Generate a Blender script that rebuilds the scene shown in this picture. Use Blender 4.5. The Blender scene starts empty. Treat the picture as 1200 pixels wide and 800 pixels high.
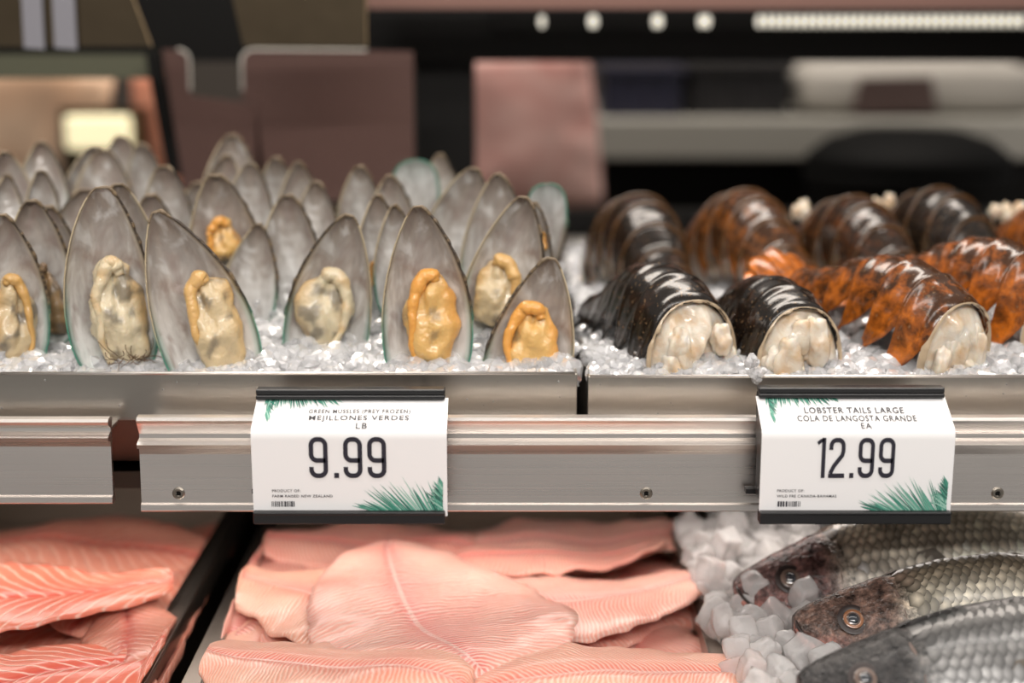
import bpy, math, random
import numpy as np
from mathutils import Vector, Matrix, noise as mnoise

R = math.radians
scene = bpy.context.scene
col = scene.collection
rng = random.Random(7)

# ------------------------------------------------------------------ camera
F = 1667.0                                   # focal length in pixels of the 1200 x 800 frame
PITCH = math.atan((400 - 30) / F)
CAM = Vector((0.0, -0.75, 1.1855))
cam_d = bpy.data.cameras.new('camera')
cam_d.sensor_width = 36.0
cam_d.lens = F / 1200 * 36.0
cam_d.clip_start = 0.02
cam_d.dof.use_dof = True
cam_d.dof.focus_distance = 0.752
cam_d.dof.aperture_fstop = 3.0
cam = bpy.data.objects.new('camera', cam_d)
cam.location = CAM
cam.rotation_euler = (math.pi / 2 - PITCH, 0, 0)
col.objects.link(cam)
scene.camera = cam

# ------------------------------------------------------------------ world, lamps, exposure
world = bpy.data.worlds.new('store_light')
scene.world = world
world.use_nodes = True
bgn = world.node_tree.nodes['Background']
bgn.inputs[0].default_value = (1.0, 0.96, 0.92, 1)
bgn.inputs[1].default_value = 0.36

def area(name, loc, target, sx, sy, power, color):
    l = bpy.data.lights.new(name, 'AREA')
    l.shape = 'RECTANGLE'; l.size = sx; l.size_y = sy; l.energy = power; l.color = color
    o = bpy.data.objects.new(name, l)
    o.location = loc
    o.rotation_euler = (Vector(target) - Vector(loc)).to_track_quat('-Z', 'Y').to_euler()
    col.objects.link(o)
    return o
area('canopy_lamp', (0.0, -0.20, 1.70), (0.0, 0.02, 0.95), 1.7, 0.06, 4.6, (1.0, 0.94, 0.88))
area('aisle_lamp', (0.2, -1.75, 2.30), (0.0, 0.0, 0.95), 2.2, 0.10, 36.0, (1.0, 0.95, 0.90))
area('shelf_lamp', (0.0, 0.07, 0.926), (0.0, 0.07, 0.80), 1.3, 0.03, 1.0, (1.0, 0.91, 0.84))
area('rear_fill_lamp', (0.0, 0.9, 2.7), (0.0, 1.4, 1.0), 2.0, 0.6, 52.0, (1.0, 0.9, 0.8))  # added fill light without a visible source, brightens the slabs behind the case

vs = scene.view_settings
vs.view_transform = 'Standard'; vs.look = 'None'; vs.gamma = 1.0; vs.use_curve_mapping = False
vs.exposure = 0.0

# ------------------------------------------------------------------ pixel helpers
FW = Vector((0, math.cos(PITCH), -math.sin(PITCH)))
UP = Vector((0, math.sin(PITCH), math.cos(PITCH)))
RT = Vector((1, 0, 0))
def ray(px, py): return FW + RT * ((px - 600) / F) + UP * ((400 - py) / F)
def at_y(px, py, Y):
    d = ray(px, py); return CAM + d * ((Y - CAM.y) / d.y)
def at_z(px, py, Z):
    d = ray(px, py); return CAM + d * ((Z - CAM.z) / d.z)
def ppm(p): return F / ((Vector(p) - CAM).dot(FW))
def N(x, y, z=0.0): return mnoise.noise(Vector((x, y, z)))
def lerp(a, b, t): return a + (b - a) * t
def smooth(a, b, x):
    t = min(1, max(0, (x - a) / (b - a))); return t * t * (3 - 2 * t)
def interp(x, xs, ys): return float(np.interp(x, xs, ys))

# ------------------------------------------------------------------ object helpers
def tag(o, label=None, cat=None, group=None, kind=None):
    if label: o['label'] = label
    if cat: o['category'] = cat
    if group: o['group'] = group
    if kind: o['kind'] = kind
    return o
def empty(name, loc=(0, 0, 0), rot=None):
    o = bpy.data.objects.new(name, None)
    o.empty_display_size = 0.01
    if rot is not None:
        m = rot.to_4x4(); m.translation = Vector(loc); o.matrix_world = m
    else:
        o.location = loc
    col.objects.link(o)
    return o
def link(name, me, parent=None, loc=None, rot=None):
    o = bpy.data.objects.new(name, me)
    if loc is not None: o.location = loc
    if rot is not None: o.rotation_euler = rot
    o.parent = parent
    col.objects.link(o)
    return o
def mesh(name, v, f, mats=(), smooth_=True, uv=None, vcol=None, midx=None):
    me = bpy.data.meshes.new(name)
    me.from_pydata([tuple(p) for p in v], [], f)
    for m in (mats if isinstance(mats, (list, tuple)) else [mats]): me.materials.append(m)
    if smooth_: me.polygons.foreach_set('use_smooth', [True] * len(me.polygons))
    if midx is not None: me.polygons.foreach_set('material_index', midx)
    li = np.empty(len(me.loops), dtype=np.int32); me.loops.foreach_get('vertex_index', li)
    if uv is not None:
        l = me.uv_layers.new(name='UVMap')
        l.data.foreach_set('uv', np.asarray(uv, dtype=np.float32)[li].ravel())
    if vcol is not None:
        a = me.color_attributes.new('Col', 'FLOAT_COLOR', 'POINT')
        c = np.ones((len(v), 4), dtype=np.float32); c[:, :3] = np.asarray(vcol)
        a.data.foreach_set('color', c.ravel())
    me.update()
    return me
class MB:
    """collects simple shapes into one mesh"""
    def __init__(s): s.v = []; s.f = []
    def add(s, v, f):
        b = len(s.v); s.v += [tuple(p) for p in v]; s.f += [tuple(i + b for i in q) for q in f]; return s
    def box(s, a, b):
        x0, y0, z0 = a; x1, y1, z1 = b
        return s.add([(x0,y0,z0),(x1,y0,z0),(x1,y1,z0),(x0,y1,z0),(x0,y0,z1),(x1,y0,z1),(x1,y1,z1),(x0,y1,z1)],
              [(0,3,2,1),(4,5,6,7),(0,1,5,4),(1,2,6,5),(2,3,7,6),(3,0,4,7)])
    def extrude(s, prof, x0, x1, closed=True):
        n = len(prof)
        v = [(x0, y, z) for y, z in prof] + [(x1, y, z) for y, z in prof]
        f = [(i, (i + 1) % n, (i + 1) % n + n, i + n) for i in range(n if closed else n - 1)]
        if closed: f += [tuple(range(n - 1, -1, -1)), tuple(range(n, 2 * n))]
        return s.add(v, f)
    def prism(s, poly, d):           # poly: world points (front), d: offset vector for thickness
        n = len(poly); d = Vector(d)
        v = [Vector(p) for p in poly] + [Vector(p) + d for p in poly]
        f = [tuple(range(n)), tuple(range(2 * n - 1, n - 1, -1))] + [(i, i + n, (i + 1) % n + n, (i + 1) % n) for i in range(n)]
        return s.add(v, f)
    def tube(s, pts, rad, n=8, cap=True):
        pts = [Vector(p) for p in pts]
        if not isinstance(rad, (list, tuple)): rad = [rad] * len(pts)
        v = []; f = []; up = Vector((0.13, 0.31, 0.94))
        for i, p in enumerate(pts):
            t = (pts[min(i + 1, len(pts) - 1)] - pts[max(i - 1, 0)]).normalized()
            a = t.cross(up); a = a.normalized() if a.length > 1e-6 else Vector((1, 0, 0)); b = t.cross(a)
            for k in range(n):
                q = 2 * math.pi * k / n; v.append(p + (a * math.cos(q) + b * math.sin(q)) * rad[i])
        for i in range(len(pts) - 1):
            for k in range(n):
                f.append((i*n+k, i*n+(k+1) % n, (i+1)*n+(k+1) % n, (i+1)*n+k))
        if cap: f += [tuple(range(n))[::-1], tuple(range((len(pts)-1)*n, len(pts)*n))]
        return s.add(v, f)
    def build(s, name, mat, parent=None, smooth_=False, bevel=0, loc=None):
        me = mesh(name, s.v, s.f, mat, smooth_)
        o = link(name, me, parent, loc)
        if bevel:
            m = o.modifiers.new('bevel', 'BEVEL'); m.width = bevel; m.segments = 2; m.limit_method = 'ANGLE'
        return o
def rel(parts_parent):               # children are given in world space: undo the parent's transform
    bpy.context.view_layer.update()
    for c in parts_parent.children:
        c.matrix_parent_inverse = parts_parent.matrix_world.inverted()
def grid_faces(nu, nv, off=0, flip=False, wrap=False):
    f = []
    for j in range(nv - 1):
        for i in range(nu if wrap else nu - 1):
            i2 = (i + 1) % nu
            q = (off + j*nu + i, off + j*nu + i2, off + (j+1)*nu + i2, off + (j+1)*nu + i)
            f.append(q[::-1] if flip else q)
    return f
def icosphere(sub):
    t = (1 + 5 ** .5) / 2
    v = [Vector(p).normalized() for p in [(-1,t,0),(1,t,0),(-1,-t,0),(1,-t,0),(0,-1,t),(0,1,t),(0,-1,-t),(0,1,-t),(t,0,-1),(t,0,1),(-t,0,-1),(-t,0,1)]]
    f = [(0,11,5),(0,5,1),(0,1,7),(0,7,10),(0,10,11),(1,5,9),(5,11,4),(11,10,2),(10,7,6),(7,1,8),(3,9,4),(3,4,2),(3,2,6),(3,6,8),(3,8,9),(4,9,5),(2,4,11),(6,2,10),(8,6,7),(9,8,1)]
    for _ in range(sub):
        mid = {}; nf = []
        def m(a, b):
            k = (min(a, b), max(a, b))
            if k not in mid: v.append((v[a] + v[b]).normalized()); mid[k] = len(v) - 1
            return mid[k]
        for a, b, c in f:
            x, y, z = m(a, b), m(b, c), m(c, a); nf += [(a,x,z),(b,y,x),(c,z,y),(x,y,z)]
        f = nf
    return v, f
ICO1, ICO2, ICO3 = icosphere(1), icosphere(2), icosphere(3)

# ------------------------------------------------------------------ materials
class Mat:
    def __init__(s, name, **kw):
        s.m = bpy.data.materials.new(name); s.m.use_nodes = True
        s.t = s.m.node_tree; s.b = s.t.nodes['Principled BSDF']; s.set(**kw)
    def set(s, **kw):
        for k, v in kw.items():
            i = s.b.inputs[k.replace('_', ' ')]
            if isinstance(v, tuple) and len(v) == 3 and i.type == 'RGBA': v = (*v, 1)
            i.default_value = v
        return s
    def n(s, t, **kw):
        x = s.t.nodes.new(t)
        for k, v in kw.items(): setattr(x, k, v)
        return x
    def l(s, a, b): s.t.links.new(a, b)
    def coord(s, kind='Object', scale=(1, 1, 1)):
        c = s.n('ShaderNodeTexCoord'); m = s.n('ShaderNodeMapping'); m.inputs['Scale'].default_value = scale
        s.l(c.outputs[kind], m.inputs['Vector']); return m.outputs[0]
    def noise(s, vec, scale, detail=3, rough=.5, dist=0):
        x = s.n('ShaderNodeTexNoise'); x.inputs['Scale'].default_value = scale
        x.inputs['Detail'].default_value = detail; x.inputs['Roughness'].default_value = rough; x.inputs['Distortion'].default_value = dist
        if vec is not None: s.l(vec, x.inputs['Vector'])
        return x.outputs['Fac']
    def ramp(s, fac, stops):
        r = s.n('ShaderNodeValToRGB'); e = r.color_ramp.elements
        while len(e) < len(stops): e.new(.5)
        for k, (p, c) in enumerate(stops):
            e[k].position = p; e[k].color = (*c, 1) if len(c) == 3 else c
        s.l(fac, r.inputs[0]); return r.outputs[0]
    def math(s, op, a, b=None, c=None, clamp=False):
        x = s.n('ShaderNodeMath', operation=op); x.use_clamp = clamp
        for i, q in enumerate((a, b, c)):
            if q is None: continue
            if isinstance(q, (int, float)): x.inputs[i].default_value = q
            else: s.l(q, x.inputs[i])
        return x.outputs[0]
    def mix(s, fac, a, b, blend='MIX'):
        x = s.n('ShaderNodeMix', data_type='RGBA', blend_type=blend)
        for i, q in ((0, fac), (6, a), (7, b)):
            if isinstance(q, (int, float)): x.inputs[i].default_value = q
            elif isinstance(q, tuple): x.inputs[i].default_value = (*q, 1)
            else: s.l(q, x.inputs[i])
        return x.outputs[2]
    def sep(s, vec):
        x = s.n('ShaderNodeSeparateXYZ'); s.l(vec, x.inputs[0]); return x.outputs
    def color(s, c): s.l(c, s.b.inputs['Base Color']); return s
    def rough(s, c): s.l(c, s.b.inputs['Roughness']); return s
    def bump(s, h, strength=.3, dist=.001):
        b = s.n('ShaderNodeBump'); b.inputs['Strength'].default_value = strength; b.inputs['Distance'].default_value = dist
        s.l(h, b.inputs['Height']); s.l(b.outputs[0], s.b.inputs['Normal']); return s

def plain(name, c, rough=.5, metal=0., spec=.5, **kw):
    return Mat(name, Base_Color=c, Roughness=rough, Metallic=metal, Specular_IOR_Level=spec, **kw).m

def steel(name, c=(.55, .53, .50), rough=.28, scale=(4, 900, 900), var=.10):
    m = Mat(name, Metallic=1.0)
    v = m.coord('Object', scale)
    n = m.noise(v, 1.0, 4, .6)
    n2 = m.noise(m.coord('Object', (9, 30, 30)), 1.0, 3)
    m.color(m.mix(m.math('MULTIPLY', n2, .5), tuple(x * 1.05 for x in c), tuple(x * .72 for x in c)))
    m.rough(m.math('MULTIPLY_ADD', n, var * 2, rough - var))
    m.bump(n, .12, .0004)
    return m.m
M_ALU = steel('brushed_aluminium', (.76, .71, .67), .30, (3, 1200, 1200), .12)
M_PAN = steel('pan_steel', (.38, .355, .32), .33, (200, 700, 8), .06)
M_TRAYRIM = steel('tray_rim_steel', (.34, .29, .25), .34, (300, 5, 300), .06)
M_DARKSTEEL = steel('dark_steel', (.10, .085, .07), .35, (8, 400, 400), .06)
M_BRONZE = steel('bronze_steel', (.12, .092, .060), .30, (60, 20, 60), .05)
M_PANEL = plain('mauve_reflection_panel', (.085, .045, .037), .4, 0., .3)  # mauve base colour paints in the pinkish reflections of the steel panels
M_BLACK = plain('black_enamel', (.005, .0045, .004), .5, 0., .15)
M_BLACKP = Mat('black_plastic', Base_Color=(.012, .012, .013), Roughness=.38)
M_BLACKP.bump(M_BLACKP.noise(M_BLACKP.coord('Object', (900, 900, 900)), 1), .1, .0003); M_BLACKP = M_BLACKP.m
M_SCREW = plain('screw_steel', (.30, .27, .23), .35, 1.0)
M_CARD = plain('white_card', (.86, .85, .85), .38)
M_INK = plain('ink', (.018, .016, .028), .55)
M_INK2 = plain('grey_ink', (.035, .035, .045), .6)
M_GREENS = [plain('palm_ink_a', (.05, .25, .18), .5), plain('palm_ink_b', (.12, .36, .27), .5), plain('palm_ink_c', (.30, .52, .43), .5), plain('palm_ink_d', (.03, .13, .10), .5)]
M_BULB = plain('led_lens', (.9, .9, .85), .3, Emission_Color=(1, .92, .75, 1), Emission_Strength=.75)
M_WALL = plain('store_wall', (.035, .028, .022), .8)
M_FLOOR = plain('floor_tile', (.62, .56, .50), .4)
M_GREYTOP = plain('grey_worktop', (.30, .29, .26), .4)
M_NAVY = plain('navy_plastic', (.018, .018, .035), .35)
M_PAPER = plain('white_paper', (.34, .32, .29), .7)
M_BROWNLBL = plain('brown_label', (.06, .035, .03), .6)
M_CREAM = plain('cream_lamp_lens', (.9, .85, .6), .4, Emission_Color=(1, .86, .52, 1), Emission_Strength=.85)
M_GLASSEDGE = plain('green_glass', (.10, .10, .065), .12, Alpha=1.0)

# ice
def ice_mat(name, tr=.55, c=(.93, .94, .95)):
    m = Mat(name, Base_Color=c, Roughness=.12, IOR=1.31, Transmission_Weight=tr, Subsurface_Weight=0.0)
    v = m.coord('Object')
    m.bump(m.noise(v, 260, 3), .35, .002)
    return m.m
M_ICE = ice_mat('ice', .72, (.97, .97, .98))
M_CUBE = ice_mat('ice_cube', .66, (.98, .96, .95))
M_ICEBED = Mat('ice_bed', Base_Color=(.88, .88, .89), Roughness=.2)
M_ICEBED.bump(M_ICEBED.noise(M_ICEBED.coord('Object'), 220, 4), .8, .004); M_ICEBED = M_ICEBED.m

# mussel shells
def shell_inner():
    m = Mat('nacre', Roughness=.24, Specular_IOR_Level=.6, Coat_Weight=.35, Coat_Roughness=.12)
    uv = m.coord('UV'); s = m.sep(uv); u, t = s[0], s[1]
    ob = m.coord('Object', (170, 170, 30))
    oi = m.n('ShaderNodeObjectInfo')
    add = m.n('ShaderNodeVectorMath', operation='ADD'); m.l(ob, add.inputs[0]); 
    rv = m.n('ShaderNodeCombineXYZ'); m.l(m.math('MULTIPLY', oi.outputs['Random'], 40.), rv.inputs[0]); m.l(rv.outputs[0], add.inputs[1])
    st = m.noise(add.outputs[0], 1.0, 4, .6)
    bl = m.noise(m.coord('Object', (60, 60, 45)), 1.0, 3, .5, .6)
    base = m.ramp(t, [(0, (.22, .165, .125)), (.18, (.34, .30, .265)), (.45, (.47, .44, .41)), (.75, (.64, .635, .62)), (1, (.60, .68, .65))])
    c = m.mix(m.ramp(st, [(.40, (0, 0, 0)), (.75, (.75, .75, .75))]), base, (.22, .195, .18))
    c = m.mix(m.ramp(bl, [(.50, (0, 0, 0)), (.64, (.75, .75, .75))]), c, (.24, .18, .155))
    c = m.mix(m.ramp(bl, [(.30, (.7, .7, .7)), (.46, (0, 0, 0))]), c, (.72, .715, .70))
    edge = m.math('MULTIPLY', m.math('SUBTRACT', m.math('ABSOLUTE', m.math('MULTIPLY_ADD', u, 2., -1.)), .86, clamp=True), 7.0, clamp=True)
    low = m.ramp(t, [(.42, (0, 0, 0)), (.62, (1, 1, 1))])
    ec = m.mix(low, (.44, .38, .28), (.13, .30, .24))
    c = m.mix(m.math('MULTIPLY', edge, .8), c, ec)
    m.color(c)
    m.bump(st, .25, .0008)
    return m.m
M_NACRE = shell_inner()
def shell_outer():
    m = Mat('shell_outside', Roughness=.4)
    t = m.sep(m.coord('UV'))[1]
    n = m.noise(m.coord('UV', (3, 40, 1)), 1, 3)
    c = m.ramp(t, [(0, (.20, .15, .09)), (.4, (.10, .065, .03)), (.75, (.03, .14, .08)), (1, (.05, .30, .18))])
    m.color(m.mix(m.math('MULTIPLY', n, .5), c, (.06, .05, .03)))
    m.bump(n, .3, .001); return m.m
M_SHELLOUT = shell_outer()
def vcolmat(name, rough=.4, bumpn=0, sss=0., coat=0., spec=.5, nscale=400, ssr=(.6, .35, .2), mottle=False):
    m = Mat(name, Roughness=rough, Coat_Weight=coat, Coat_Roughness=.1, Specular_IOR_Level=spec)
    a = m.n('ShaderNodeVertexColor'); a.layer_name = 'Col'
    if mottle:
        n = m.noise(m.coord('Object'), 190, 5, .7)
        m.color(m.mix(1.0, a.outputs[0], m.ramp(n, [(.36, (.18, .18, .18)), (.52, (.9, .9, .9)), (.70, (2.2, 2.1, 2.0))]), 'MULTIPLY'))
    else: m.color(a.outputs[0])
    if sss: m.set(Subsurface_Weight=sss, Subsurface_Radius=ssr, Subsurface_Scale=.004)
    if bumpn: m.bump(m.noise(m.coord('Object'), nscale, 3), bumpn, .0012)
    return m.m
M_RIM = vcolmat('shell_rim', .45, .5)
M_MEAT = vcolmat('mussel_meat', .30, .6, .22, .4)
M_BEARD = plain('byssus', (.10, .05, .02), .6)

# ================================================================== SETTING
m = MB(); m.box((-2.2, -2.2, -.02), (2.2, 3.4, 0)); tag(m.build('floor', M_FLOOR), kind='structure')
m = MB(); m.box((-2.2, 2.6, 0), (2.2, 2.65, 3.0)); tag(m.build('wall_back', M_WALL), kind='structure')

# the case itself: body under the lower deck, shelf plate under the pans, side cheeks out of view
case = tag(empty('display_case', (0, .2, 0)), 'refrigerated seafood display case with black rear frame', 'display case')
m = MB(); m.box((-.75, -.30, .02), (.75, .62, .74)); m.build('case_body', M_DARKSTEEL, case)
m = MB(); m.box((-.75, .024, .928), (.75, .56, .938)); m.build('shelf_plate', M_DARKSTEEL, case)
m = MB(); m.box((-.75, .60, .74), (.75, .64, .99)); m.build('rear_lower_panel', M_BLACK, case)
zl = at_y(0, 276, .58).z
m = MB(); m.box((-.75, .565, .938), (.75, .60, at_y(0, 243, .6).z)); m.build('rear_ledge', M_BLACK, case)
# posts and header
a = at_y(485, 100, .62); b = at_y(556, 100, .62)
m = MB(); m.box((a.x, .62, .95), (b.x, .66, 1.5)); m.build('rear_post', M_BLACK, case, bevel=.002)
a = at_y(312, 150, .70); b = at_y(345, 150, .70)
m = MB(); m.box((a.x, .70, .95), (b.x, .73, 1.5)); m.build('rear_post', M_BLACK, case, bevel=.002)
zb = at_y(600, 72, .60).z
m = MB(); m.box((-.75, .60, zb), (.75, .62, zb + .30)); m.build('header_beam', M_BLACK, case)
for k, (x0, x1) in enumerate(((-.75, -.74), (.74, .75))):
    m = MB(); m.box((x0, -.10, .74), (x1, .62, zb + .30)); m.build('side_cheek', M_DARKSTEEL, case)
p = [at_y(*q, .50) for q in ((170, 64), (186, 64), (214, 205), (196, 205))]  # strut
m = MB(); m.prism(p, (0, .012, 0)); m.build('slanted_strut', M_BLACK, case)
lip = at_y(600, 10, .50)
m = MB(); m.box((at_y(430, 0, .5).x, .50, lip.z), (.75, .52, lip.z + .03)); m.build('canopy_lip', plain('lip_steel', (.30, .17, .14), .35, .8), case)
rel(case)

# LED strip on the header
led = tag(empty('led_light_strip', (.3, .59, 1.25)), 'row of small glowing bulbs along the black rear header beam', 'light strip')
c0 = at_y(600, 26, .592)
m = MB(); m.box((c0.x - .02, .592, c0.z - .008), (.74, .60, c0.z + .008)); m.build('housing', M_BLACK, led)
bulbv, bulbf = ICO2
bm_ = mesh('bulb', [(p.x * .0030, p.y * .003, p.z * .0058) for p in bulbv], bulbf, M_BULB)
for px in [635, 693, 697, 768, 773, 822, 829] + [890 + 9.6 * k for k in range(33)]:
    q = at_y(px, 25 + (px - 900) * -.001, .590); link('bulb', bm_, led, q)
rel(led)

# hanging bronze plates, notched panels, glass shelf edge on the left
Yp = .34
pl = tag(empty('steel_plate', at_y(80, 50, Yp)), 'brown satin steel plate hanging over the mussels beside the clear shelf', 'metal plate')
p = [at_y(*q, Yp) for q in ((-60, 55), (178, 54), (150, -20), (-60, -20))]
m = MB(); m.prism(p, (0, .002, 0)); m.build('plate', M_BRONZE, pl)
e0, e1 = at_y(178, 54, Yp), at_y(150, -20, Yp)
m = MB(); m.tube([e0 - Vector((0, .001, 0)), e1 - Vector((0, .001, 0))], .0007); m.build('folded_edge', plain('edge_tan', (.35, .25, .14), .35, .6), pl)
for x0, x1 in ((28, 52), (64, 90)):  # pale strips painted in as reflections of light tubes on the plate
    p = [at_y(*q, Yp - .004) for q in ((x0, 56), (x1, 58), (x1 - 4, -20), (x0 - 4, -20))]
    m = MB(); m.prism(p, (0, .002, 0)); m.build('tube_reflection', plain('pale_reflection', (.24, .235, .26), .2), pl)
rel(pl)
pl = tag(empty('steel_plate', at_y(350, 50, Yp)), 'dark bronze steel plate hanging between slanted strut and wide black post', 'metal plate')
p = [at_y(*q, Yp) for q in ((285, 54), (430, 54), (429, -20), (268, -20))]
m = MB(); m.prism(p, (0, .002, 0)); m.build('plate', M_BRONZE, pl)
e0, e1 = at_y(430, 54, Yp), at_y(429, -20, Yp)
m = MB(); m.tube([e0 - Vector((0, .001, 0)), e1 - Vector((0, .001, 0))], .0006); m.build('folded_edge', plain('edge_tan', (.35, .25, .14), .35, .6), pl)
rel(pl)
def notch_panel(label, left):
    Y = .47
    o = tag(empty('notched_panel', at_y(250 if left else 400, 200, Y)), label, 'panel')
    rr = 14
    if left:
        arc = [(222 - rr + rr * math.sin(R(k)), 58 + rr - rr * math.cos(R(k))) for k in range(0, 91, 15)]
        px = [(190, 58)] + arc + [(223, 112), (300, 122), (312, 235), (218, 235)]
        edge = arc + [(223, 106)]
    else:
        arc = [(283 + rr - rr * math.sin(R(k)), 58 + rr - rr * math.cos(R(k))) for k in range(0, 91, 15)]
        px = [(484, 60)] + arc + [(284, 118), (300, 122), (302, 235), (486, 235)]
        edge = [(430, 59)] + arc + [(284, 106)]
    m = MB(); m.prism([at_y(*q, Y) for q in px][::-1], (0, .003, 0)); m.build('panel', M_PANEL, o)
    m = MB(); m.tube([at_y(*q, Y - .001) for q in edge], .0013); m.build('bright_edge', plain('edge_bright', (.62, .58, .52), .25, .5), o)
    rel(o)
notch_panel('narrow panel with painted mauve reflection and a rounded corner beside the slanted black strut', True)
notch_panel('wide panel with painted mauve reflection and a rounded corner beside the wide black post', False)
g = tag(empty('glass_shelf', at_y(150, 75, .55)), 'olive tinted glass shelf edge above the back rows of mussels', 'shelf')
a, b = at_y(-80, 92, .53), at_y(172, 64, .53)
m = MB(); m.box((a.x, .53, a.z), (b.x, .545, b.z)); m.build('front_edge', M_GLASSEDGE, g)
m = MB(); m.box((a.x, .545, b.z - .004), (b.x, .595, b.z)); m.build('pane', M_GLASSEDGE, g)
rel(g)

# ------------------------------------------------------------------ things behind the case
def reflection_mat(name, a, b):  # pinkish colours standing in for fillets mirrored at the back
    m = Mat(name, Roughness=.45)
    n = m.noise(m.coord('Object', (9, 9, 9)), 1, 3, .5, .8)
    m.color(m.ramp(n, [(.3, a), (.62, b), (.8, tuple(x * .6 for x in a))])); return m.m
M_REFL1 = reflection_mat('reflected_pink', (.55, .22, .19), (.80, .52, .47))
M_REFL2 = reflection_mat('reflected_peach', (.66, .40, .25), (.85, .60, .42))
M_REFL3 = reflection_mat('reflected_orange', (.75, .24, .13), (.85, .38, .25))
ZBENCH = at_y(0, 246, 1.12).z
rb_ = tag(empty('rear_bench', (-.3, 1.2, 0)), 'dark bench carrying the reflection slabs behind the mussels', 'bench')
m = MB(); m.box((-1.1, 1.03, ZBENCH - .03), (at_y(712, 200, 1.12).x, 1.24, ZBENCH)); m.build('bench_top', M_DARKSTEEL, rb_)
for xx in (-1.05, -.5, at_y(690, 200, 1.12).x):
    m = MB(); m.box((xx - .02, 1.1, 0), (xx + .02, 1.14, ZBENCH - .03)); m.build('leg', M_DARKSTEEL, rb_)
rel(rb_)
def slab(label, pts, Y, mat, thick=.05):  # made-up slab in place of a blurred reflection of the fillets
    o = tag(empty('fillet_reflection', at_y(*pts[0], Y)), label, 'fish fillet')
    # rounded slab from an outline
    c = sum((at_y(*q, Y) for q in pts), Vector()) / len(pts)
    out = [at_y(*q, Y) for q in pts]
    for q in out:
        if q.z < ZBENCH + .02: q.z = ZBENCH
    o.location.z = ZBENCH
    fine = []
    for i in range(len(out)):
        for k in range(6): fine.append(out[i].lerp(out[(i + 1) % len(out)], k / 6))
    n = len(fine); v = []; f = []
    rings = [(1.0, .5), (1.0, .18), (.96, .05), (.85, 0), (.6, -.06), (.3, -.08)]
    for s, d in rings:
        for q in fine:
            p = c.lerp(q, s); p = p + Vector((0, d * thick + N(p.x * 20, p.z * 20, Y * 7) * .006 * (1 - abs(d)) * (s < .97), 0)); v.append(p)
    f = grid_faces(n, len(rings), wrap=True)
    f += [tuple(range((len(rings) - 1) * n, len(rings) * n)), tuple(range(n))[::-1]]
    link('flesh', mesh('flesh', v, f, mat), o)
    bk = MB(); bk.prism([c.lerp(q, 1.01) + Vector((0, thick * .5, 0)) for q in fine], (0, .006, 0)); bk.build('slab_back', M_NAVY, o)
    rel(o)
    return o
slab('pink slab standing in for reflected fillets behind the wide black post', [(552, 66), (690, 62), (700, 140), (708, 246), (540, 250)], 1.15, M_REFL1)
slab('pale peach slab standing in for reflected fillets behind the clear shelf', [(-90, 84), (60, 84), (128, 92), (110, 240), (-90, 240)], 1.10, M_REFL2)
slab('orange slab standing in for reflected fillets behind the slanted black strut', [(152, 84), (198, 84), (205, 240), (160, 240)], 1.12, M_REFL3)
rl = tag(empty('work_lamp', (at_y(112, 175, 1.05).x, 1.06, ZBENCH)), 'cream glowing lamp box between the peach and orange reflection slabs', 'lamp')
a, b = at_y(76, 176, 1.05), at_y(150, 136, 1.05)
m = MB(); m.box((a.x, 1.05, a.z), (b.x, 1.07, b.z)); m.build('lens', M_CREAM, rl, bevel=.006)
m = MB(); m.box((a.x - .01, 1.07, ZBENCH), (b.x + .01, 1.12, b.z + .008)); m.build('housing', M_BRONZE, rl)
rel(rl)
# rear counter with grey top edge, dark crates, white bundle, black bin
rc = tag(empty('rear_counter', (.3, 1.3, 0)), 'grey topped counter standing behind the lobster tails', 'counter')
a, b = at_y(700, 187, 1.3), at_y(985, 140, 1.3)
m = MB(); m.box((a.x, 1.3, a.z), (1.15, 1.9, b.z)); m.build('worktop', M_GREYTOP, rc, bevel=.004)
m = MB(); m.box((a.x + .01, 1.33, 0), (1.15, 1.9, a.z)); m.build('base_cabinet', M_BLACK, rc)
rel(rc)
def crate(label, px0, px1, py0, py1, Y, mat):
    o = tag(empty('storage_crate', at_y((px0 + px1) / 2, py1, Y)), label, 'crate')
    a, b = at_y(px0, py1, Y), at_y(px1, py0, Y)
    m = MB(); m.box((a.x, Y, a.z), (b.x, Y + .2, b.z - .006)); m.build('body', mat, o, bevel=.006)
    m = MB(); m.box((a.x - .006, Y - .006, b.z - .012), (b.x + .006, Y + .206, b.z)); m.build('rim', mat, o, bevel=.002)
    for k in range(3):
        x = lerp(a.x, b.x, (k + .5) / 3); m = MB(); m.box((x - .004, Y - .004, a.z + .004), (x + .004, Y, b.z - .013)); m.build('rib', mat, o)
    rel(o)
ztop = b.z
crate('navy plastic crate on the grey counter beside the pink reflection slab', 708, 800, 78, 141, 1.36, M_NAVY)
crate('black plastic crate on the grey counter beside the white bundle', 806, 926, 74, 141, 1.38, plain('black_crate', (.012, .011, .012), .4))
wb = tag(empty('paper_bundle', at_y(1070, 150, 1.34)), 'white paper bundle with brown label behind the lobster tails', 'package')
a, b = at_y(932, 140, 1.36), at_y(1240, 74, 1.36); a.z = ztop
v, f = ICO3
vv = []
for q in v:
    e = Vector([math.copysign(abs(t) ** .45, t) for t in q])
    vv.append(Vector(((a.x + b.x) / 2 + e.x * (b.x - a.x) / 2, 1.46 + e.y * .10, (a.z + b.z) / 2 + e.z * (b.z - a.z) / 2 + max(0, e.z) * N(q.x * 3, q.y * 3, q.z * 3) * .012)))
link('wrapping', mesh('wrapping', vv, f, M_PAPER), wb)
p = [at_y(*q, 1.345) for q in ((1000, 132), (1098, 130), (1092, 90), (1010, 92))]
m = MB(); m.prism(p, (0, .012, 0)); m.build('label_patch', M_BROWNLBL, wb)
rel(wb)
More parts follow.
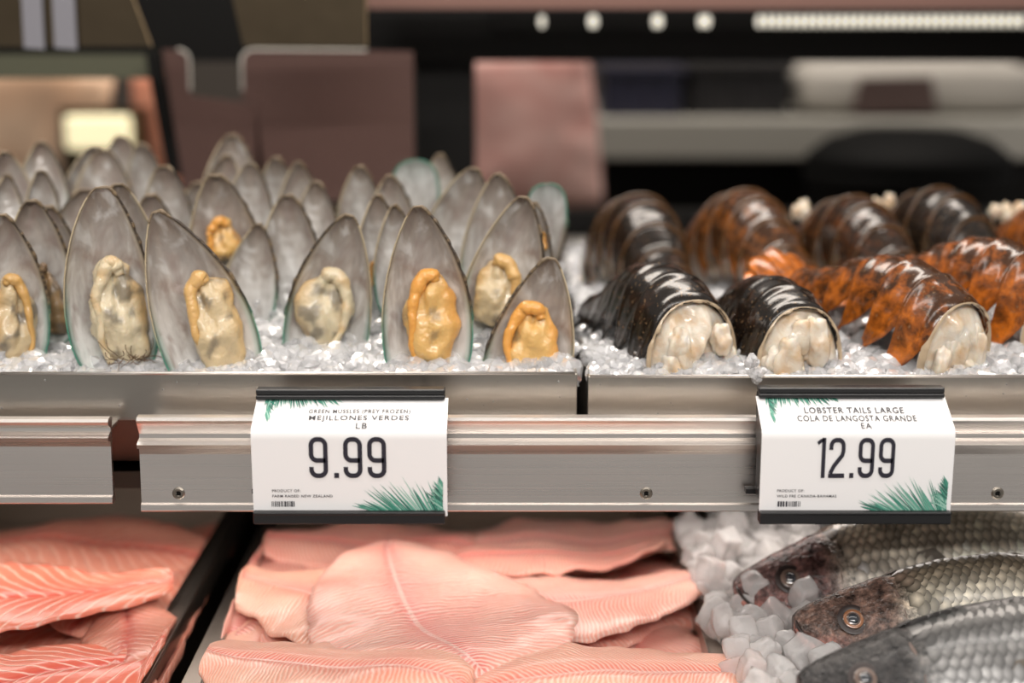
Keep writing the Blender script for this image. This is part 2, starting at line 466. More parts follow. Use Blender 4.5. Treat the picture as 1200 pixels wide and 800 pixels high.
bn = tag(empty('waste_bin', at_y(1100, 260, 1.0)), 'black round topped bin standing behind the right lobster tails', 'bin')
cb = at_y(1100, 158, 1.0); rb = (at_y(1225, 200, 1.0).x - at_y(975, 200, 1.0).x) / 2
m = MB(); v = []; prof = [(rb * .8, 0.0), (rb * .82, .02), (rb, cb.z - .07), (rb * 1.02, cb.z - .068), (rb * 1.02, cb.z - .05)]
nn = 32
def lathe(prof, cx, cy, n=32):
    v = [(cx + r * math.cos(2 * math.pi * k / n), cy + r * math.sin(2 * math.pi * k / n), z) for r, z in prof for k in range(n)]
    return v, grid_faces(n, len(prof), wrap=True) + [tuple(range(n))[::-1], tuple(range((len(prof) - 1) * n, len(prof) * n))]
M_BIN = plain('bin_black', (.003, .003, .003), .7, 0., .1)
link('bucket', mesh('bucket', *lathe(prof, cb.x, 1.0 + rb), M_BIN), bn)
link('lid', mesh('lid', *lathe([(rb * 1.03, cb.z - .05), (rb * 1.0, cb.z - .035), (rb * .8, cb.z - .015), (rb * .5, cb.z - .003), (rb * .05, cb.z)], cb.x, 1.0 + rb), M_BIN), bn)
rel(bn)

# ================================================================== PANS, RAIL
def pan(name, label, x0, x1, ztop, y1=.517, h=.058):
    o = tag(empty(name, ((x0 + x1) / 2, .25, ztop - h)), label, 'pan')
    th = .0014
    m = MB()
    m.box((x0, 0, ztop - .0265), (x1, th, ztop))
    m.build('front_wall', M_PAN, o, bevel=.0005)
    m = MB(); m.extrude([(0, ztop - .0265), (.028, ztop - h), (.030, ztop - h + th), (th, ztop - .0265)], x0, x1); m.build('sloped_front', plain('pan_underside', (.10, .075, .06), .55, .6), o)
    m = MB(); m.box((x0, y1 - th, ztop - h), (x1, y1, ztop)); m.build('rear_wall', M_PAN, o)
    for xa in (x0, x1 - th):
        m = MB(); m.prism([(xa, th, ztop), (xa, y1 - th, ztop), (xa, y1 - th, ztop - h), (xa, .029, ztop - h), (xa, th, ztop - .026)], (th, 0, 0)); m.build('side_wall', M_PAN, o)
    m = MB(); m.box((x0, .028, ztop - h), (x1, y1, ztop - h + th)); m.build('base', M_PAN, o)
    m = MB(); m.tube([(x0 + .001, .0004, ztop), (x1 - .001, .0004, ztop)], .0009); m.build('rolled_edge', M_ALU, o, True)
    m = MB(); m.box((x0 - .001, y1, ztop - .004), (x1 + .001, y1 + .014, ztop)); m.build('rear_flange', M_ALU, o, bevel=.001)
    # water droplets clinging to the front
    dv, df = ICO1; m = MB(); r2 = random.Random(int(x0 * 1000))
    for k in range(int((x1 - x0) * 60)):
        c = Vector((r2.uniform(x0, x1), 0, ztop - .003 - r2.random() ** 1.3 * .02)); s = r2.uniform(.0002, .0007)
        m.add([c + Vector((q.x, q.y * .45, q.z)) * s for q in dv], df)
    w = m.build('water_droplets', plain('water', (.75, .75, .74), .05, Transmission_Weight=.7), o, True); w['kind'] = 'stuff'
    rel(o)
    return o
XM0, XM1 = at_y(-160, 440, 0).x, at_y(676.5, 440, 0).x
XL0, XL1 = at_y(689, 440, 0).x, at_y(1360, 440, 0).x
pan('steel_pan', 'steel pan of ice holding the open green mussels', XM0, XM1, at_y(600, 437.5, 0).z)
pan('steel_pan', 'steel pan of ice holding the lobster tails', XL0, XL1, at_y(600, 441, 0).z)

# aluminium front rails
YR = -.030
def rail(label, px0, px1, y, pys, screws):
    """pys: pixel heights of the profile features at plane y"""
    z = [at_y(600, p, y).z for p in pys]
    zt, zg, zr0, zr1, zf, zl0, zb = z
    prof = [(y + .002, zt), (y - .0018, zt - .0005), (y - .003, zt - .002), (y - .0025, zt - .0036), (y + .0015, zg),
            (y + .0012, zr0), (y - .0024, zr0 - .0008), (y - .0046, (zr0 + zr1) / 2), (y - .0042, zr1), (y - .0005, zr1 - .0009), (y, zf),
            (y - .0008, (zf + zl0) / 2), (y - .0016, zl0 + .0006), (y - .0034, zl0), (y - .0038, zb + .0008), (y - .003, zb),
            (y + .004, zb), (y + .004, zb + .002), (y + .0015, zl0 + .003), (y + .0025, zf), (y + .004, zr1), (y + .004, zg), (y + .006, zt - .001)]
    x0, x1 = at_y(px0, 540, y).x, at_y(px1, 540, y).x
    o = tag(empty('front_rail', ((x0 + x1) / 2, y, zb)), label, 'rail')
    m = MB(); m.extrude(prof, x0, x1); m.build('extrusion', M_ALU, o)
    # hollow web and mounting foot behind
    m = MB(); m.box((x0 + .0002, y + .004, zg - .002), (x1 - .0002, -.0002, zg)); m.build('mounting_flange', M_ALU, o)
    for sx in screws:
        c = at_y(sx, 577, y); c.y = y - .0008
        s = MB(); n = 20
        v, f = [], []
        for r_, dy in ((.0034, .0), (.0034, -.0006), (.0026, -.0012), (.0015, -.0012), (.0014, -.0002)):
            for k in range(n):
                q = 2 * math.pi * k / n; v.append((c.x + r_ * math.cos(q), c.y + dy, c.z + r_ * math.sin(q)))
        f = grid_faces(n, 5, wrap=True); f.append(tuple(range(4 * n, 5 * n)))
        so = link('screw', mesh('screw', v, f, M_SCREW, False), o)
        s.box((c.x - .0012, c.y - .0006, c.z - .0012), (c.x + .0012, c.y - .0003, c.z + .0012)); s.build('socket', M_BLACK, so)
    rel(o)
    return o
rail('long brushed aluminium rail carrying both price signs', 164, 1330, YR, (487, 509, 514, 523, 532, 589, 597), (210, 757, 1168))
rail('short brushed aluminium rail end beside the gap under the mussels', -140, 131, YR + .012, (489, 502, 506, 515, 523, 580, 588), ())

# ================================================================== PRICE SIGNS
def text_mesh(s, width, height, bold=0.):
    c = bpy.data.curves.new('txt', 'FONT'); c.body = s; c.size = 1; c.resolution_u = 3; c.offset = bold; c.space_character = 1.12
    o = bpy.data.objects.new('txt', c); col.objects.link(o)
    bpy.context.view_layer.update()
    me = bpy.data.meshes.new_from_object(o.evaluated_get(bpy.context.evaluated_depsgraph_get()))
    bpy.data.objects.remove(o)
    co = np.array([v.co[:] for v in me.vertices]); 
    f = [tuple(p.vertices) for p in me.polygons]
    mn, mx = co.min(0), co.max(0)
    x = (co[:, 0] - mn[0]) / (mx[0] - mn[0]) * width - width / 2
    y = (co[:, 1] - mn[1]) / (mx[1] - mn[1]) * height
    bpy.data.meshes.remove(me)
    return list(zip(x, y)), f
def stroke(pts, w):
    P = []
    for a, b in pts:
        if not P or (Vector((a, b)) - P[-1]).length > 1e-3: P.append(Vector((a, b)))
    v = []; n = len(P)
    for i in range(n):
        t0 = (P[i] - P[i-1]).normalized() if i else (P[1] - P[0]).normalized()
        t1 = (P[i+1] - P[i]).normalized() if i < n - 1 else t0
        t = (t0 + t1).normalized(); k = 1 / max(.5, t.dot(t1)); nrm = Vector((-t.y, t.x)) * (w / 2 * k)
        v += [tuple(P[i] + nrm), tuple(P[i] - nrm)]
    return v, [(2*i, 2*i+1, 2*i+3, 2*i+2) for i in range(n - 1)]
def arc(cx, cy, rx, ry, a0, a1, n=8): return [(cx + rx * math.cos(R(lerp(a0, a1, k / n))), cy + ry * math.sin(R(lerp(a0, a1, k / n)))) for k in range(n + 1)]
def digit(ch):
    """unit cell 0.5 wide, 1 high, condensed rounded figures; returns list of strokes, advance"""
    w = .112; L, Rr, r = w / 2, .47 - w / 2, .15
    if ch == '9':
        loop = arc(L + r, 1 - w/2 - r, r, r, 180, 90) + arc(Rr - r, 1 - w/2 - r, r, r, 90, 0) + arc(Rr - r, .43 + r, r, r, 0, -90)[0:0]
        up = [(Rr, w/2 + r), (Rr, 1 - w/2 - r)] + arc(Rr - r, 1 - w/2 - r, r, r, 0, 90) + arc(L + r, 1 - w/2 - r, r, r, 90, 180) + arc(L + r, .43 + r, r, r, 180, 270) + [(Rr, .43)]
        lo = [(L, .27), (L, w/2 + r)] + arc(L + r, w/2 + r, r, r, 180, 270) + arc(Rr - r, w/2 + r, r, r, 270, 360) 
        return [stroke(up, w), stroke(lo, w)], .60
    if ch == '1':
        return [stroke([(.02, .86), (.12, .93), (.20, .95)], w * .8), stroke([(.20, 1.0), (.20, 0)], w)], .36
    if ch == '2':
        s = [(L, .70), (L, 1 - w/2 - r)] + arc(L + r, 1 - w/2 - r, r, r, 180, 90) + arc(Rr - r, 1 - w/2 - r, r, r, 90, 0) + [(Rr, .66), (Rr - .03, .56), (L + .10, .30), (L + .03, .17), (L, w)]
        return [stroke(s, w), stroke([(0, w/2), (.47, w/2)], w)], .60
    if ch == '.':
        return [stroke([(.02, .062), (.14, .062)], .125)], .26
def price_mesh(s, width, height):
    V, Fc, x = [], [], 0
    for ch in s:
        st, adv = digit(ch)
        for v, f in st:
            b = len(V); V += [(a + x, c) for a, c in v]; Fc += [tuple(i + b for i in q) for q in f]
        x += adv
    x -= .13
    return [((a / x - .5) * width, c * height) for a, c in V], Fc

def price_sign(px_bend0, px_bend1, px_top0, px_top1, py_top, py_bend, py_bot, lines, price, small, lab_holder, lab_card, dz, extra_right):
    YC, YT = -.058, -.036
    a0, a1 = at_y(px_bend0, py_bend, YC), at_y(px_bend1, py_bend, YC)
    b0 = at_y(px_bend0, py_bot, YC)
    t0, t1 = at_y(px_top0, py_top, YT), at_y(px_top1, py_top, YT)
    x0, x1 = a0.x, a1.x; zb, zt, zf = b0.z, t0.z, a0.z
    W = x1 - x0
    root = tag(empty('price_card', ((x0 + x1) / 2, YC, zb)), lab_card, 'price card')
    # card: vertical face, soft bend, upper face tilted back
    prof = [(YC, zb - .003), (YC, lerp(zb, zf, .5)), (YC, zf - .003)]
    for k in range(1, 6):
        t = k / 6; prof.append((YC + (YT - YC) * .10 * t * t, zf - .003 + .006 * t))
    yk, zk = prof[-1]; prof.append((YT, zt))
    v = []; f = []
    th = .0005
    n = len(prof)
    sh = (t0.x - x0) * .0
    for s in (0, 1):
        for k, (y, z) in enumerate(prof):
            for x in (x0, x1): v.append((x, y + s * th * .9, z - s * th * .3))
    for k in range(n - 1):
        f.append((2*k, 2*k+1, 2*k+3, 2*k+2)); o = 2*n
        f.append((o+2*k, o+2*k+2, o+2*k+3, o+2*k+1))
        f.append((2*k, 2*k+2, o+2*k+2, o+2*k)); f.append((2*k+1, o+2*k+1, o+2*k+3, 2*k+3))
    f += [(0, 2*n, 2*n+1, 1), (2*n-2, 2*n-1, 4*n-1, 4*n-2)]
    link('card', mesh('card', v, f, M_CARD, False), root)
    # print helpers: lower face (x, z) and upper tilted face (x, s along the slope)
    e = .0004
    up = Vector((0, YT - yk, zt - zk)); upn = up.normalized(); nn = Vector((0, -upn.z, upn.y)) * e
    def lower(pt, cx, z0): return Vector((cx + pt[0], YC - e, z0 + pt[1]))
    def upper(pt, cx, s0): return Vector((cx + pt[0], yk, zk)) + upn * (s0 + pt[1]) + nn
    X = lambda fr: lerp(x0, x1, fr)
    H = zf - zb; S = up.length
    def put(name, tm, fn, cx, c0, mat):
        link(name, mesh(name, [fn(p, cx, c0) for p in tm[0]], tm[1], mat, False), root)
    for (s, wfr, hfr, cfr, sfr) in lines:
        put('lettering', text_mesh(s, wfr * W, hfr * S, .011), upper, X(cfr), sfr * S, M_INK2)
    pw, ph, pcx, pz = price[1:]
    put('price_figures', price_mesh(price[0], pw * W, ph * H), lower, X(pcx), zb + pz * H, M_INK)
    for (s, wfr, hfr, x0fr, zfr) in small:
        put('lettering', text_mesh(s, wfr * W, hfr * H, .008), lower, X(x0fr + wfr / 2), zb + zfr * H, M_INK2)
    # barcode
    m = MB(); r2 = random.Random(len(price[0])); x = X(.095); xe = X(.215)
    while x < xe:
        w = r2.choice((.0003, .0005, .0009)); m.add([(x, YC - e, zb + .055 * H), (x + w, YC - e, zb + .055 * H), (x + w, YC - e, zb + .125 * H), (x, YC - e, zb + .125 * H)], [(0, 1, 2, 3)]); x += w + r2.choice((.0003, .0004, .0006))
    m.build('barcode', M_INK2, root)
    # palm fronds: bottom right and top left
    def frond(name, fn, stem, blades, cl):
        groups = [MB() for _ in M_GREENS]
        for (bx, bz, dx, dz_, w) in blades:
            g = groups[r2.choice((0, 0, 1, 1, 2, 3))]
            d = Vector((dx, dz_)); nrm = Vector((-d.y, d.x)).normalized() * w
            q = [cl(Vector((bx, bz)) + nrm), cl(Vector((bx, bz)) - nrm), cl(Vector((bx, bz)) + d * .55 - nrm * .8), cl(Vector((bx, bz)) + d), cl(Vector((bx, bz)) + d * .55 + nrm * .8)]
            k = r2.random() * .00015
            P = [fn((c.x, c.y), 0, 0) + Vector((0, -k, 0)) for c in q]
            g.add(P, [(0, 1, 2, 3, 4)])
        V, Fc, mi = [], [], []
        for gi, g in enumerate(groups):
            b = len(V); V += g.v; Fc += [tuple(i + b for i in q) for q in g.f]; mi += [gi] * len(g.f)
        link(name, mesh(name, V, Fc, M_GREENS, False, midx=mi), root)
    cw = W
    bl = []
    for k in range(46):                               # lower frond grows from the bottom edge
        t = k / 45; bx = lerp(.60, .985, t); ang = R(lerp(160, 108, t) + r2.uniform(-7, 7)); ln = (.10 + .10 * math.sin(t * 2.6)) * r2.uniform(.6, 1.1)
        bl.append((X(bx), zb + r2.uniform(0, .012) * H, math.cos(ang) * ln * cw, math.sin(ang) * ln * cw, .00036))
    for k in range(26):                               # and the right edge
        t = k / 25; zz = lerp(.02, .36, t); ang = R(lerp(148, 112, t) + r2.uniform(-8, 8)); ln = lerp(.12, .05, t) * r2.uniform(.7, 1.1)
        bl.append((X(.975), zb + zz * H, math.cos(ang) * ln * cw, math.sin(ang) * ln * cw, .00045))
    frond('palm_print', lambda p, a, b: Vector((p[0], YC - e * .8, p[1])), None, bl, lambda q: Vector((min(max(q.x, x0 + .0005), x1 - .002), max(q.y, zb))))
    bl = []
    for k in range(34):
        t = k / 33; ang = R(lerp(-100, -38, t) + r2.uniform(-8, 8)); ln = lerp(.07, .07, t) * r2.uniform(.5, 1.1)
        bl.append((lerp(.055, .40, t) * W, S * .995, math.cos(ang) * ln * W, math.sin(ang) * ln * W * 1.3, .00042))
    for k in range(16):
        t = k / 15; ang = R(lerp(-30, -75, t) + r2.uniform(-8, 8)); ln = .055 * r2.uniform(.6, 1.1)
        bl.append((.062 * W, S * lerp(.97, .45, t), math.cos(ang) * ln * W, math.sin(ang) * ln * W * 1.5, .00042))
    frond('palm_print', lambda p, a, b: upper((p[0], p[1]), x0, 0), None, bl, lambda q: Vector((max(q.x, .001), min(max(q.y, .0), S))))
    rel(root)
    # holder
    h = tag(empty('sign_holder', ((x0 + x1) / 2, YC + .006, zb - .006)), lab_holder, 'sign holder')
    xr = x1 - extra_right
    xa, xb = t0.x, t1.x - extra_right
    m = MB(); m.box((xa, YT - .0035, zt - .0003), (xb, YT + .004, zt + .0022)); m.box((xa, YT - .0030, zt + .0022), (xb, YT + .004, zt + .0052))
    m.build('top_clip', M_BLACKP, h, bevel=.0007)
    zb2 = at_y(600, py_bot + 14.5, YC).z
    m = MB(); m.box((x0, YC - .0026, zb2), (xr, YC + .0042, zb))
    m.box((x0, YC - .0030, zb - .0018), (xr, YC + .0010, zb + .0002))
    m.build('bottom_clip', M_BLACKP, h, bevel=.0007)
    # back plate follows the card, with two side arms that clip over the rail
    bp = [(YC + .0014, zb), (YC + .0014, zf), (YT + .002, zt), (YT + .0035, zt), (YC + .0034, zf), (YC + .0034, zb)]
    m = MB(); m.extrude(bp, x0 + .0008, xr - .0005); m.build('back_plate', M_BLACKP, h)
    arm = [(YC + .003, zb + .004), (YC + .003, zf), (YT + .003, zt + .002), (-.0345, zt + .002), (-.0345, zf - .006), (-.040, zf - .014), (-.040, zb + .008), (-.034, zb + .004)]
    for xx in (x0 + .0008, xr - .0025):
        m = MB(); m.extrude(arm, xx, xx + .0015); m.build('side_arm', M_BLACKP, h)
    m = MB(); m.box((x0 - .004, -.040, zb + .003), (x0 + .012, -.0345, zb + .0055)); m.build('clip_foot', M_BLACKP, h)
    rel(h)
price_sign(293.5, 523.5, 301, 524.5, 466, 508, 598,
    [('GREEN MUSSLES (PREY FROZEN)', .525, .16, .545, .45), ('MEJILLONES VERDES', .515, .20, .545, .22), ('LB', .058, .18, .563, .00)],
    ('9.99', .395, .53, .492, .43), [('PRODUCT OF:', .145, .035, .10, .245), ('FARM RAISED NEW ZEALAND', .31, .035, .10, .175)],
    'black plastic sign holder clipped to the rail under the mussels', 'white price card reading 9.99 for green mussels', 0, .0012)
price_sign(893, 1120, 888, 1105, 464, 508, 598,
    [('LOBSTER TAILS LARGE', .52, .18, .50, .46), ('COLA DE LANGOSTA GRANDE', .62, .18, .505, .22), ('EA', .055, .17, .545, .0)],
    ('12.99', .405, .52, .49, .43), [('PRODUCT OF:', .14, .035, .09, .245), ('WILD FRE CANADA-BAHAMAS', .31, .035, .09, .175)],
    'black plastic sign holder clipped to the rail under the lobster tails', 'white price card reading 12.99 for large lobster tails', 0, 0)

# ================================================================== ICE IN THE UPPER PANS
ZRIM = at_y(600, 440, 0).z
def ice_m(x, y):
    z = interp(y, [0, .02, .06, .10, .2, .35, .5], [.994, .997, 1.003, 1.012, 1.018, 1.012, 1.0])
    return z + N(x * 22, y * 22) * .004
def ice_l(x, y):
    z = interp(y, [0, .02, .08, .2, .4, .5], [.995, .998, 1.004, 1.003, .995, .99])
    return z + N(x * 20 + 5, y * 20) * .005
def crushed(label, fn, x0, x1, y1, n, seed, nfront):
    r2 = np.random.RandomState(seed)
    nx, ny = int((x1 - x0) / .004), int(y1 / .004)
    V, Fc = [], []
    for j in range(ny + 1):
        for i in range(nx + 1):
            x, y = lerp(x0, x1, i / nx), lerp(.0018, y1, j / ny)
            V.append((x, y, fn(x, y) - .004 + N(x * 130, y * 130, 3) * .002))
    Fc = grid_faces(nx + 1, ny + 1)
    nb = len(Fc)
    base = np.array([p[:] for p in ICO1[0]]); fb = np.array(ICO1[1])
    VV = [np.array(V)]; off = len(V)
    for k in range(n):
        if k < nfront: x, y = r2.uniform(x0, x1), .002 + abs(r2.normal(0, .035)); y = min(y, y1)
        else: x, y = r2.uniform(x0, x1), r2.uniform(.002, y1)
        s = r2.uniform(.0026, .0078) * (1 if y > .02 else .8)
        c = np.array((x, max(y, s * 1.4 + .0018), fn(x, y) - .003 + r2.uniform(0, .0045)))
        q = base * r2.uniform(.75, 1.15, (len(base), 1)) * (r2.uniform(.6, 1.2, 3) * s)
        a = r2.normal(size=(3, 3)); u, _, w = np.linalg.svd(a); q = q @ (u @ w)
        VV.append(q + c); Fc += [tuple(t) for t in (fb + off)]; off += len(base)
    me = mesh('crushed_ice', np.vstack(VV), Fc, [M_ICEBED, M_ICE], False, midx=[0] * nb + [1] * (len(Fc) - nb))
    o = link('crushed_ice', me)
    return tag(o, label, 'ice', kind='stuff')
crushed('crushed ice packed around the green mussels', ice_m, XM0 + .002, XM1 - .002, .51, 4200, 3, 2300)
crushed('crushed ice packed around the lobster tails', ice_l, XL0 + .002, XL1 - .002, .51, 3400, 4, 1900)
# the clump of ice hanging over the pan edge beside the lobster sign
m = MB(); r3 = random.Random(5)
for k in range(14):
    c = at_y(885 + r3.uniform(-10, 10), 432 + r3.uniform(-12, 14), -.001); c.y = -.003 + r3.uniform(-.002, .006)
    s = r3.uniform(.0016, .0034); e = Matrix.Rotation(r3.uniform(0, 6), 3, Vector((r3.random(), r3.random(), r3.random())).normalized())
    m.add([c + e @ (q * s * r3.uniform(.75, 1.15)) for q in ICO1[0]], ICO1[1])
tag(m.build('ice_clump', M_ICE), 'small ice clump hanging over the pan edge above the lobster sign', 'ice', kind='stuff')

# ================================================================== MUSSELS
WT = ([0, .02, .06, .12, .20, .27, .36, .45, .55, .63, .72, .80, .87, .92, .96, .985, 1], [.10, .20, .335, .48, .63, .735, .845, .925, .98, 1, .99, .95, .87, .76, .60, .40, .10])
MEATC = {'cream': ((.64, .50, .30), (.62, .38, .14), .8), 'pale': ((.66, .56, .38), (.60, .38, .16), .8), 'orange': ((.72, .44, .15), (.70, .33, .07), .6), 'dark': ((.34, .22, .11), (.20, .12, .06), .7), 'creamdark': ((.58, .45, .27), (.56, .33, .11), .9)}
def meat(parent, cx, cz, a, b, kind, side, depth, seed, beard=False):
    r2 = random.Random(seed)
    c1, c2, spot = MEATC[kind]
    nu, nv = 40, 34
    V, C = [], []
    for j in range(nv):
        t = j / (nv - 1); th = math.pi * t                       # t=0 top, 1 bottom
        zz = math.cos(th)
        wid = math.sin(th) ** .72 * lerp(.74, 1.0, smooth(0, .75, t)) + .0
        for i in range(nu):
            ph = 2 * math.pi * i / nu
            x = math.cos(ph) * wid; y = -math.sin(ph) * wid
            lob = 1 + .10 * math.sin(3.2 * zz + seed) * math.cos(ph * 2 + seed)
            px_, py_, pz_ = x * a * lob, y * a * .62 * lob, zz * b
            nz = N(px_ * 95 + seed, py_ * 95, pz_ * 80) * .0042 + N(px_ * 230, py_ * 230 + seed, pz_ * 190) * .0016 + N(px_ * 560, py_ * 560 + seed, pz_ * 500) * .0005
            # a lengthwise groove on the front
            gr = -.0036 * math.exp(-((x + (.2 + .2 * math.sin(3 * zz + seed)) * side) / .12) ** 2) * smooth(-.9, -.2, zz) * (1 if y < 0 else 0)
            d = Vector((math.cos(ph), -math.sin(ph), zz * .5)).normalized()
            p = Vector((px_, py_, pz_)) + d * (nz + gr)
            # bend sideways a little
            p.x += .08 * a * math.sin(zz * 2.2 + seed)
            V.append((cx + p.x, depth + p.y, cz + p.z))
            k = smooth(.35, .95, x * side * .9 + .2 * N(px_ * 90, pz_ * 90, seed) + (.25 * zz if zz > 0 else 0))
            c = [lerp(u, w, k) for u, w in zip(c1, c2)]
            s2 = smooth(.10, .26, N(px_ * 120 + 3 * seed, pz_ * 120, 1.7) - .25 * abs(zz - .15)) * spot
            c = [lerp(u, w, s2 * .85) for u, w in zip(c, (.11, .095, .08))]
            wv = .5 + .5 * N(px_ * 240, pz_ * 240, seed + 9); c = [u * lerp(.84, 1.1, wv) for u in c]
            C.append(c)
    f = grid_faces(nu, nv, wrap=True)
    o = link('meat', mesh('meat', V, f, M_MEAT, vcol=C), parent)
    # mantle roll: up one side, curling over the top
    pts, rad = [], []
    s = side; j1, j2, j3 = r2.uniform(-.12, .12), r2.uniform(-.15, .10), r2.uniform(-.2, .2)
    path = [(-.62, -.98), (-.86 + j1, -.55), (-.92 - j1, -.1), (-.82 + j2, .35), (-.62, .72 + j1), (-.30, .96), (.02 + j3, 1.0 + j2 * .5), (.20 + j3, .84 + j2)]
    for k in range(33):
        u = k / 32 * (len(path) - 1); i = min(int(u), len(path) - 2); fr = u - i
        def cr(j):
            g = lambda q: path[max(0, min(len(path) - 1, q))][j]
            p0, p1, p2, p3 = g(i - 1), g(i), g(i + 1), g(i + 2)
            return .5 * ((2*p1) + (p2-p0)*fr + (2*p0-5*p1+4*p2-p3)*fr**2 + (-p0+3*p1-3*p2+p3)*fr**3)
        x, z = cr(0) * s, cr(1)
        pts.append((cx + x * a * .86 , depth - .40 * a * (1 - .35 * abs(z)) - .0012 * N(k * .4, seed * 2.1), cz + z * b * .90))
        rad.append(a * lerp(.12, .30, smooth(.1, .8, k / 32)) * (1 - .45 * smooth(.85, 1, k / 32)) * (1 + .28 * N(k * .33, seed * 1.3)))
    m = MB(); m.tube(pts, rad, 12)
    cc = [[lerp(u, w, .5 + .5 * N(p[0] * 200, p[2] * 200, seed)) * .96 for u, w in zip(c2, [q * 1.25 for q in c2])] for p in m.v] if kind != 'pale' else [[lerp(u, w, .6 * smooth(-.2, .5, N(p[0] * 150, p[2] * 150, seed))) for u, w in zip(c1, c2)] for p in m.v]
    link('mantle_fold', mesh('mantle_fold', m.v, m.f, M_MEAT, vcol=cc), o)
    if beard:
        m = MB()
        for k in range(26):
            x = cx + r2.uniform(-1, 1) * a * .8; z = cz - b * r2.uniform(.75, 1.0)
            q = [Vector((x, depth - a * .65, z))]
            d = Vector((r2.uniform(-1, 1), r2.uniform(-.6, .1), r2.uniform(-.6, .6))).normalized()
            for _ in range(5):
                d = (d + Vector((r2.uniform(-.5, .5), r2.uniform(-.3, .2), r2.uniform(-.5, .5)))).normalized(); q.append(q[-1] + d * .0024)
            m.tube(q, .00022, 4)
        m.build('beard', M_BEARD, o)
MUS_N = 0
def mussel(label, tx, ty, bx, by, W, Y, yaw=0, asym=0, mt=None, flip=False, lean=.012, beard=False, group=None, pale=0):
    global MUS_N
    MUS_N += 1; sd = MUS_N
    r2 = random.Random(sd * 13)
    T, B = at_y(tx, ty, Y + lean), at_y(bx, by, Y)
    w = W / ppm(B)
    ax = (B - T); vis = ax.length; ax.normalize()
    L = min(max(vis * 1.05, w * 2.1), w * 2.6) if not flip else w * 2.1
    n0 = (CAM - T); n0 = (n0 - ax * n0.dot(ax)).normalized()
    n = Matrix.Rotation(R(yaw), 3, ax) @ n0
    s = n.cross(ax) * -1                 # +X to the right of the picture
    Z = -ax
    if Z.cross(s).dot(n) > 0: s = -s
    Yv = Z.cross(s)
    rot = Matrix((s, Yv, Z)).transposed()
    base = T + ax * L
    root = empty('mussel', base, rot)
    tag(root, label, 'mussel', group)
    NU, NT = 22, 40
    if not asym: asym = r2.uniform(-.16, .16)
    ex = r2.uniform(.95, 1.3)
    D = w * .31
    th = .0010
    def pos(u, t):
        ww = interp(t, *WT) ** (ex if t < .63 else 1) * w / 2
        c = asym * w * .5 * (1 - t) ** 2 + .03 * w * math.sin(t * 3 + sd)
        x = c + u * ww
        y = D * (interp(t, *WT) ** .75) * (1 - abs(u) ** 2.3) * (1.05 - .35 * t) + .0007 * math.sin(t * 9 + sd + u * 2)
        z = L * (1 - t)
        return Vector((x, y, z if not flip else L - z))
    def tt(j): return (j / (NT - 1)) ** 1.15
    V, UV, mi = [], [], []
    for lay in (0, 1):
        for j in range(NT):
            t = tt(j)
            for i in range(NU):
                u = -1 + 2 * i / (NU - 1); u = math.copysign(1 - (1 - abs(u)) ** 1.25, u)
                p = pos(u, t)
                if lay: p = p + Vector((u * .0005, th * (.4 + .9 * (1 - abs(u)) ** .5), 0))
                else: p.y += .00018 * math.sin(t * 70 + u * u * 6)
                V.append(p); UV.append(((u + 1) / 2, t))
    f1 = grid_faces(NU, NT, 0, flip=flip); f2 = grid_faces(NU, NT, NU * NT, flip=not flip)
    f3 = []
    bord = [i for i in range(NU)] + [j * NU + NU - 1 for j in range(1, NT)] + [(NT - 1) * NU + i for i in range(NU - 2, -1, -1)] + [j * NU for j in range(NT - 2, 0, -1)]
    for k in range(len(bord)):
        a, b = bord[k], bord[(k + 1) % len(bord)]; f3.append((a, b, b + NU * NT, a + NU * NT))
    link('shell', mesh('shell', V, f1 + f2 + f3, [M_NACRE, M_SHELLOUT], uv=UV, midx=[0] * len(f1) + [1] * (len(f2) + len(f3))), root)
    # rim: ragged brown hinge side, tan other side, green towards the broad end
    hinge = 1 if sd % 5 else -1
    m = MB(); pts, rad, cs = [], [], []
    seq = [(-1, tt(j)) for j in range(NT - 1, -1, -1)] + [(1, tt(j)) for j in range(0, NT)]
    fine = []
    for k in range(len(seq) - 1):
        for q in range(2): fine.append((seq[k][0] if q == 0 or seq[k][0] == seq[k+1][0] else seq[k+1][0], lerp(seq[k][1], seq[k+1][1], q / 2)))
    fine.append(seq[-1])
    for k, (u, t) in enumerate(fine):
        p = pos(u, t) + Vector((u * .0003, .0004, 0))
        ragged = (u == hinge) and t < .62
        nz = N(k * .23, sd * 1.7); nf = N(k * .9, sd * 2.3)
        pts.append(p + Vector((u * (.0005 + .0005 * nz if ragged else .0001), .0003 * nf, 0)))
        rad.append((.00085 * (1 + .5 * nz + .3 * nf) if ragged else .0005) * (1.3 if t < .05 else 1))
        if ragged: c = [lerp(a_, b_, smooth(.0, .45, nf + .4 * nz)) for a_, b_ in zip((.035, .022, .013), (.17, .115, .06))]
        else: c = [q * (1 + .25 * nf) for q in (.42, .34, .22)]
        if t < .05: c = [q * (1 + .6 * nf) for q in (.15, .105, .06)]
        k2 = smooth(.5, .72, t); c = [lerp(a_, b_, k2) for a_, b_ in zip(c, (.05, .22, .15))]
        cs += [c] * 6
    m.tube(pts, rad, 6)
    link('rim', mesh('rim', m.v, m.f, M_RIM, vcol=cs), root)
    if mt:
        mx, my, ha, hb, kind, side = mt
        c = at_y(mx, my, Y + .003) - base
        lx, lz = c.dot(s), c.dot(Z)
        k = 1 / ppm(B)
        meat(root, lx, lz, ha * k, hb * k, kind, side, D * .30, sd, beard)
    return root
FR = 'open mussel half shells on ice'
mussel('mussel with cream and grey meat in the pan end away from the lobster', 3, 252, 14, 432, 90, .028, -8, 0, (17, 376, 25, 52, 'creamdark', -1))
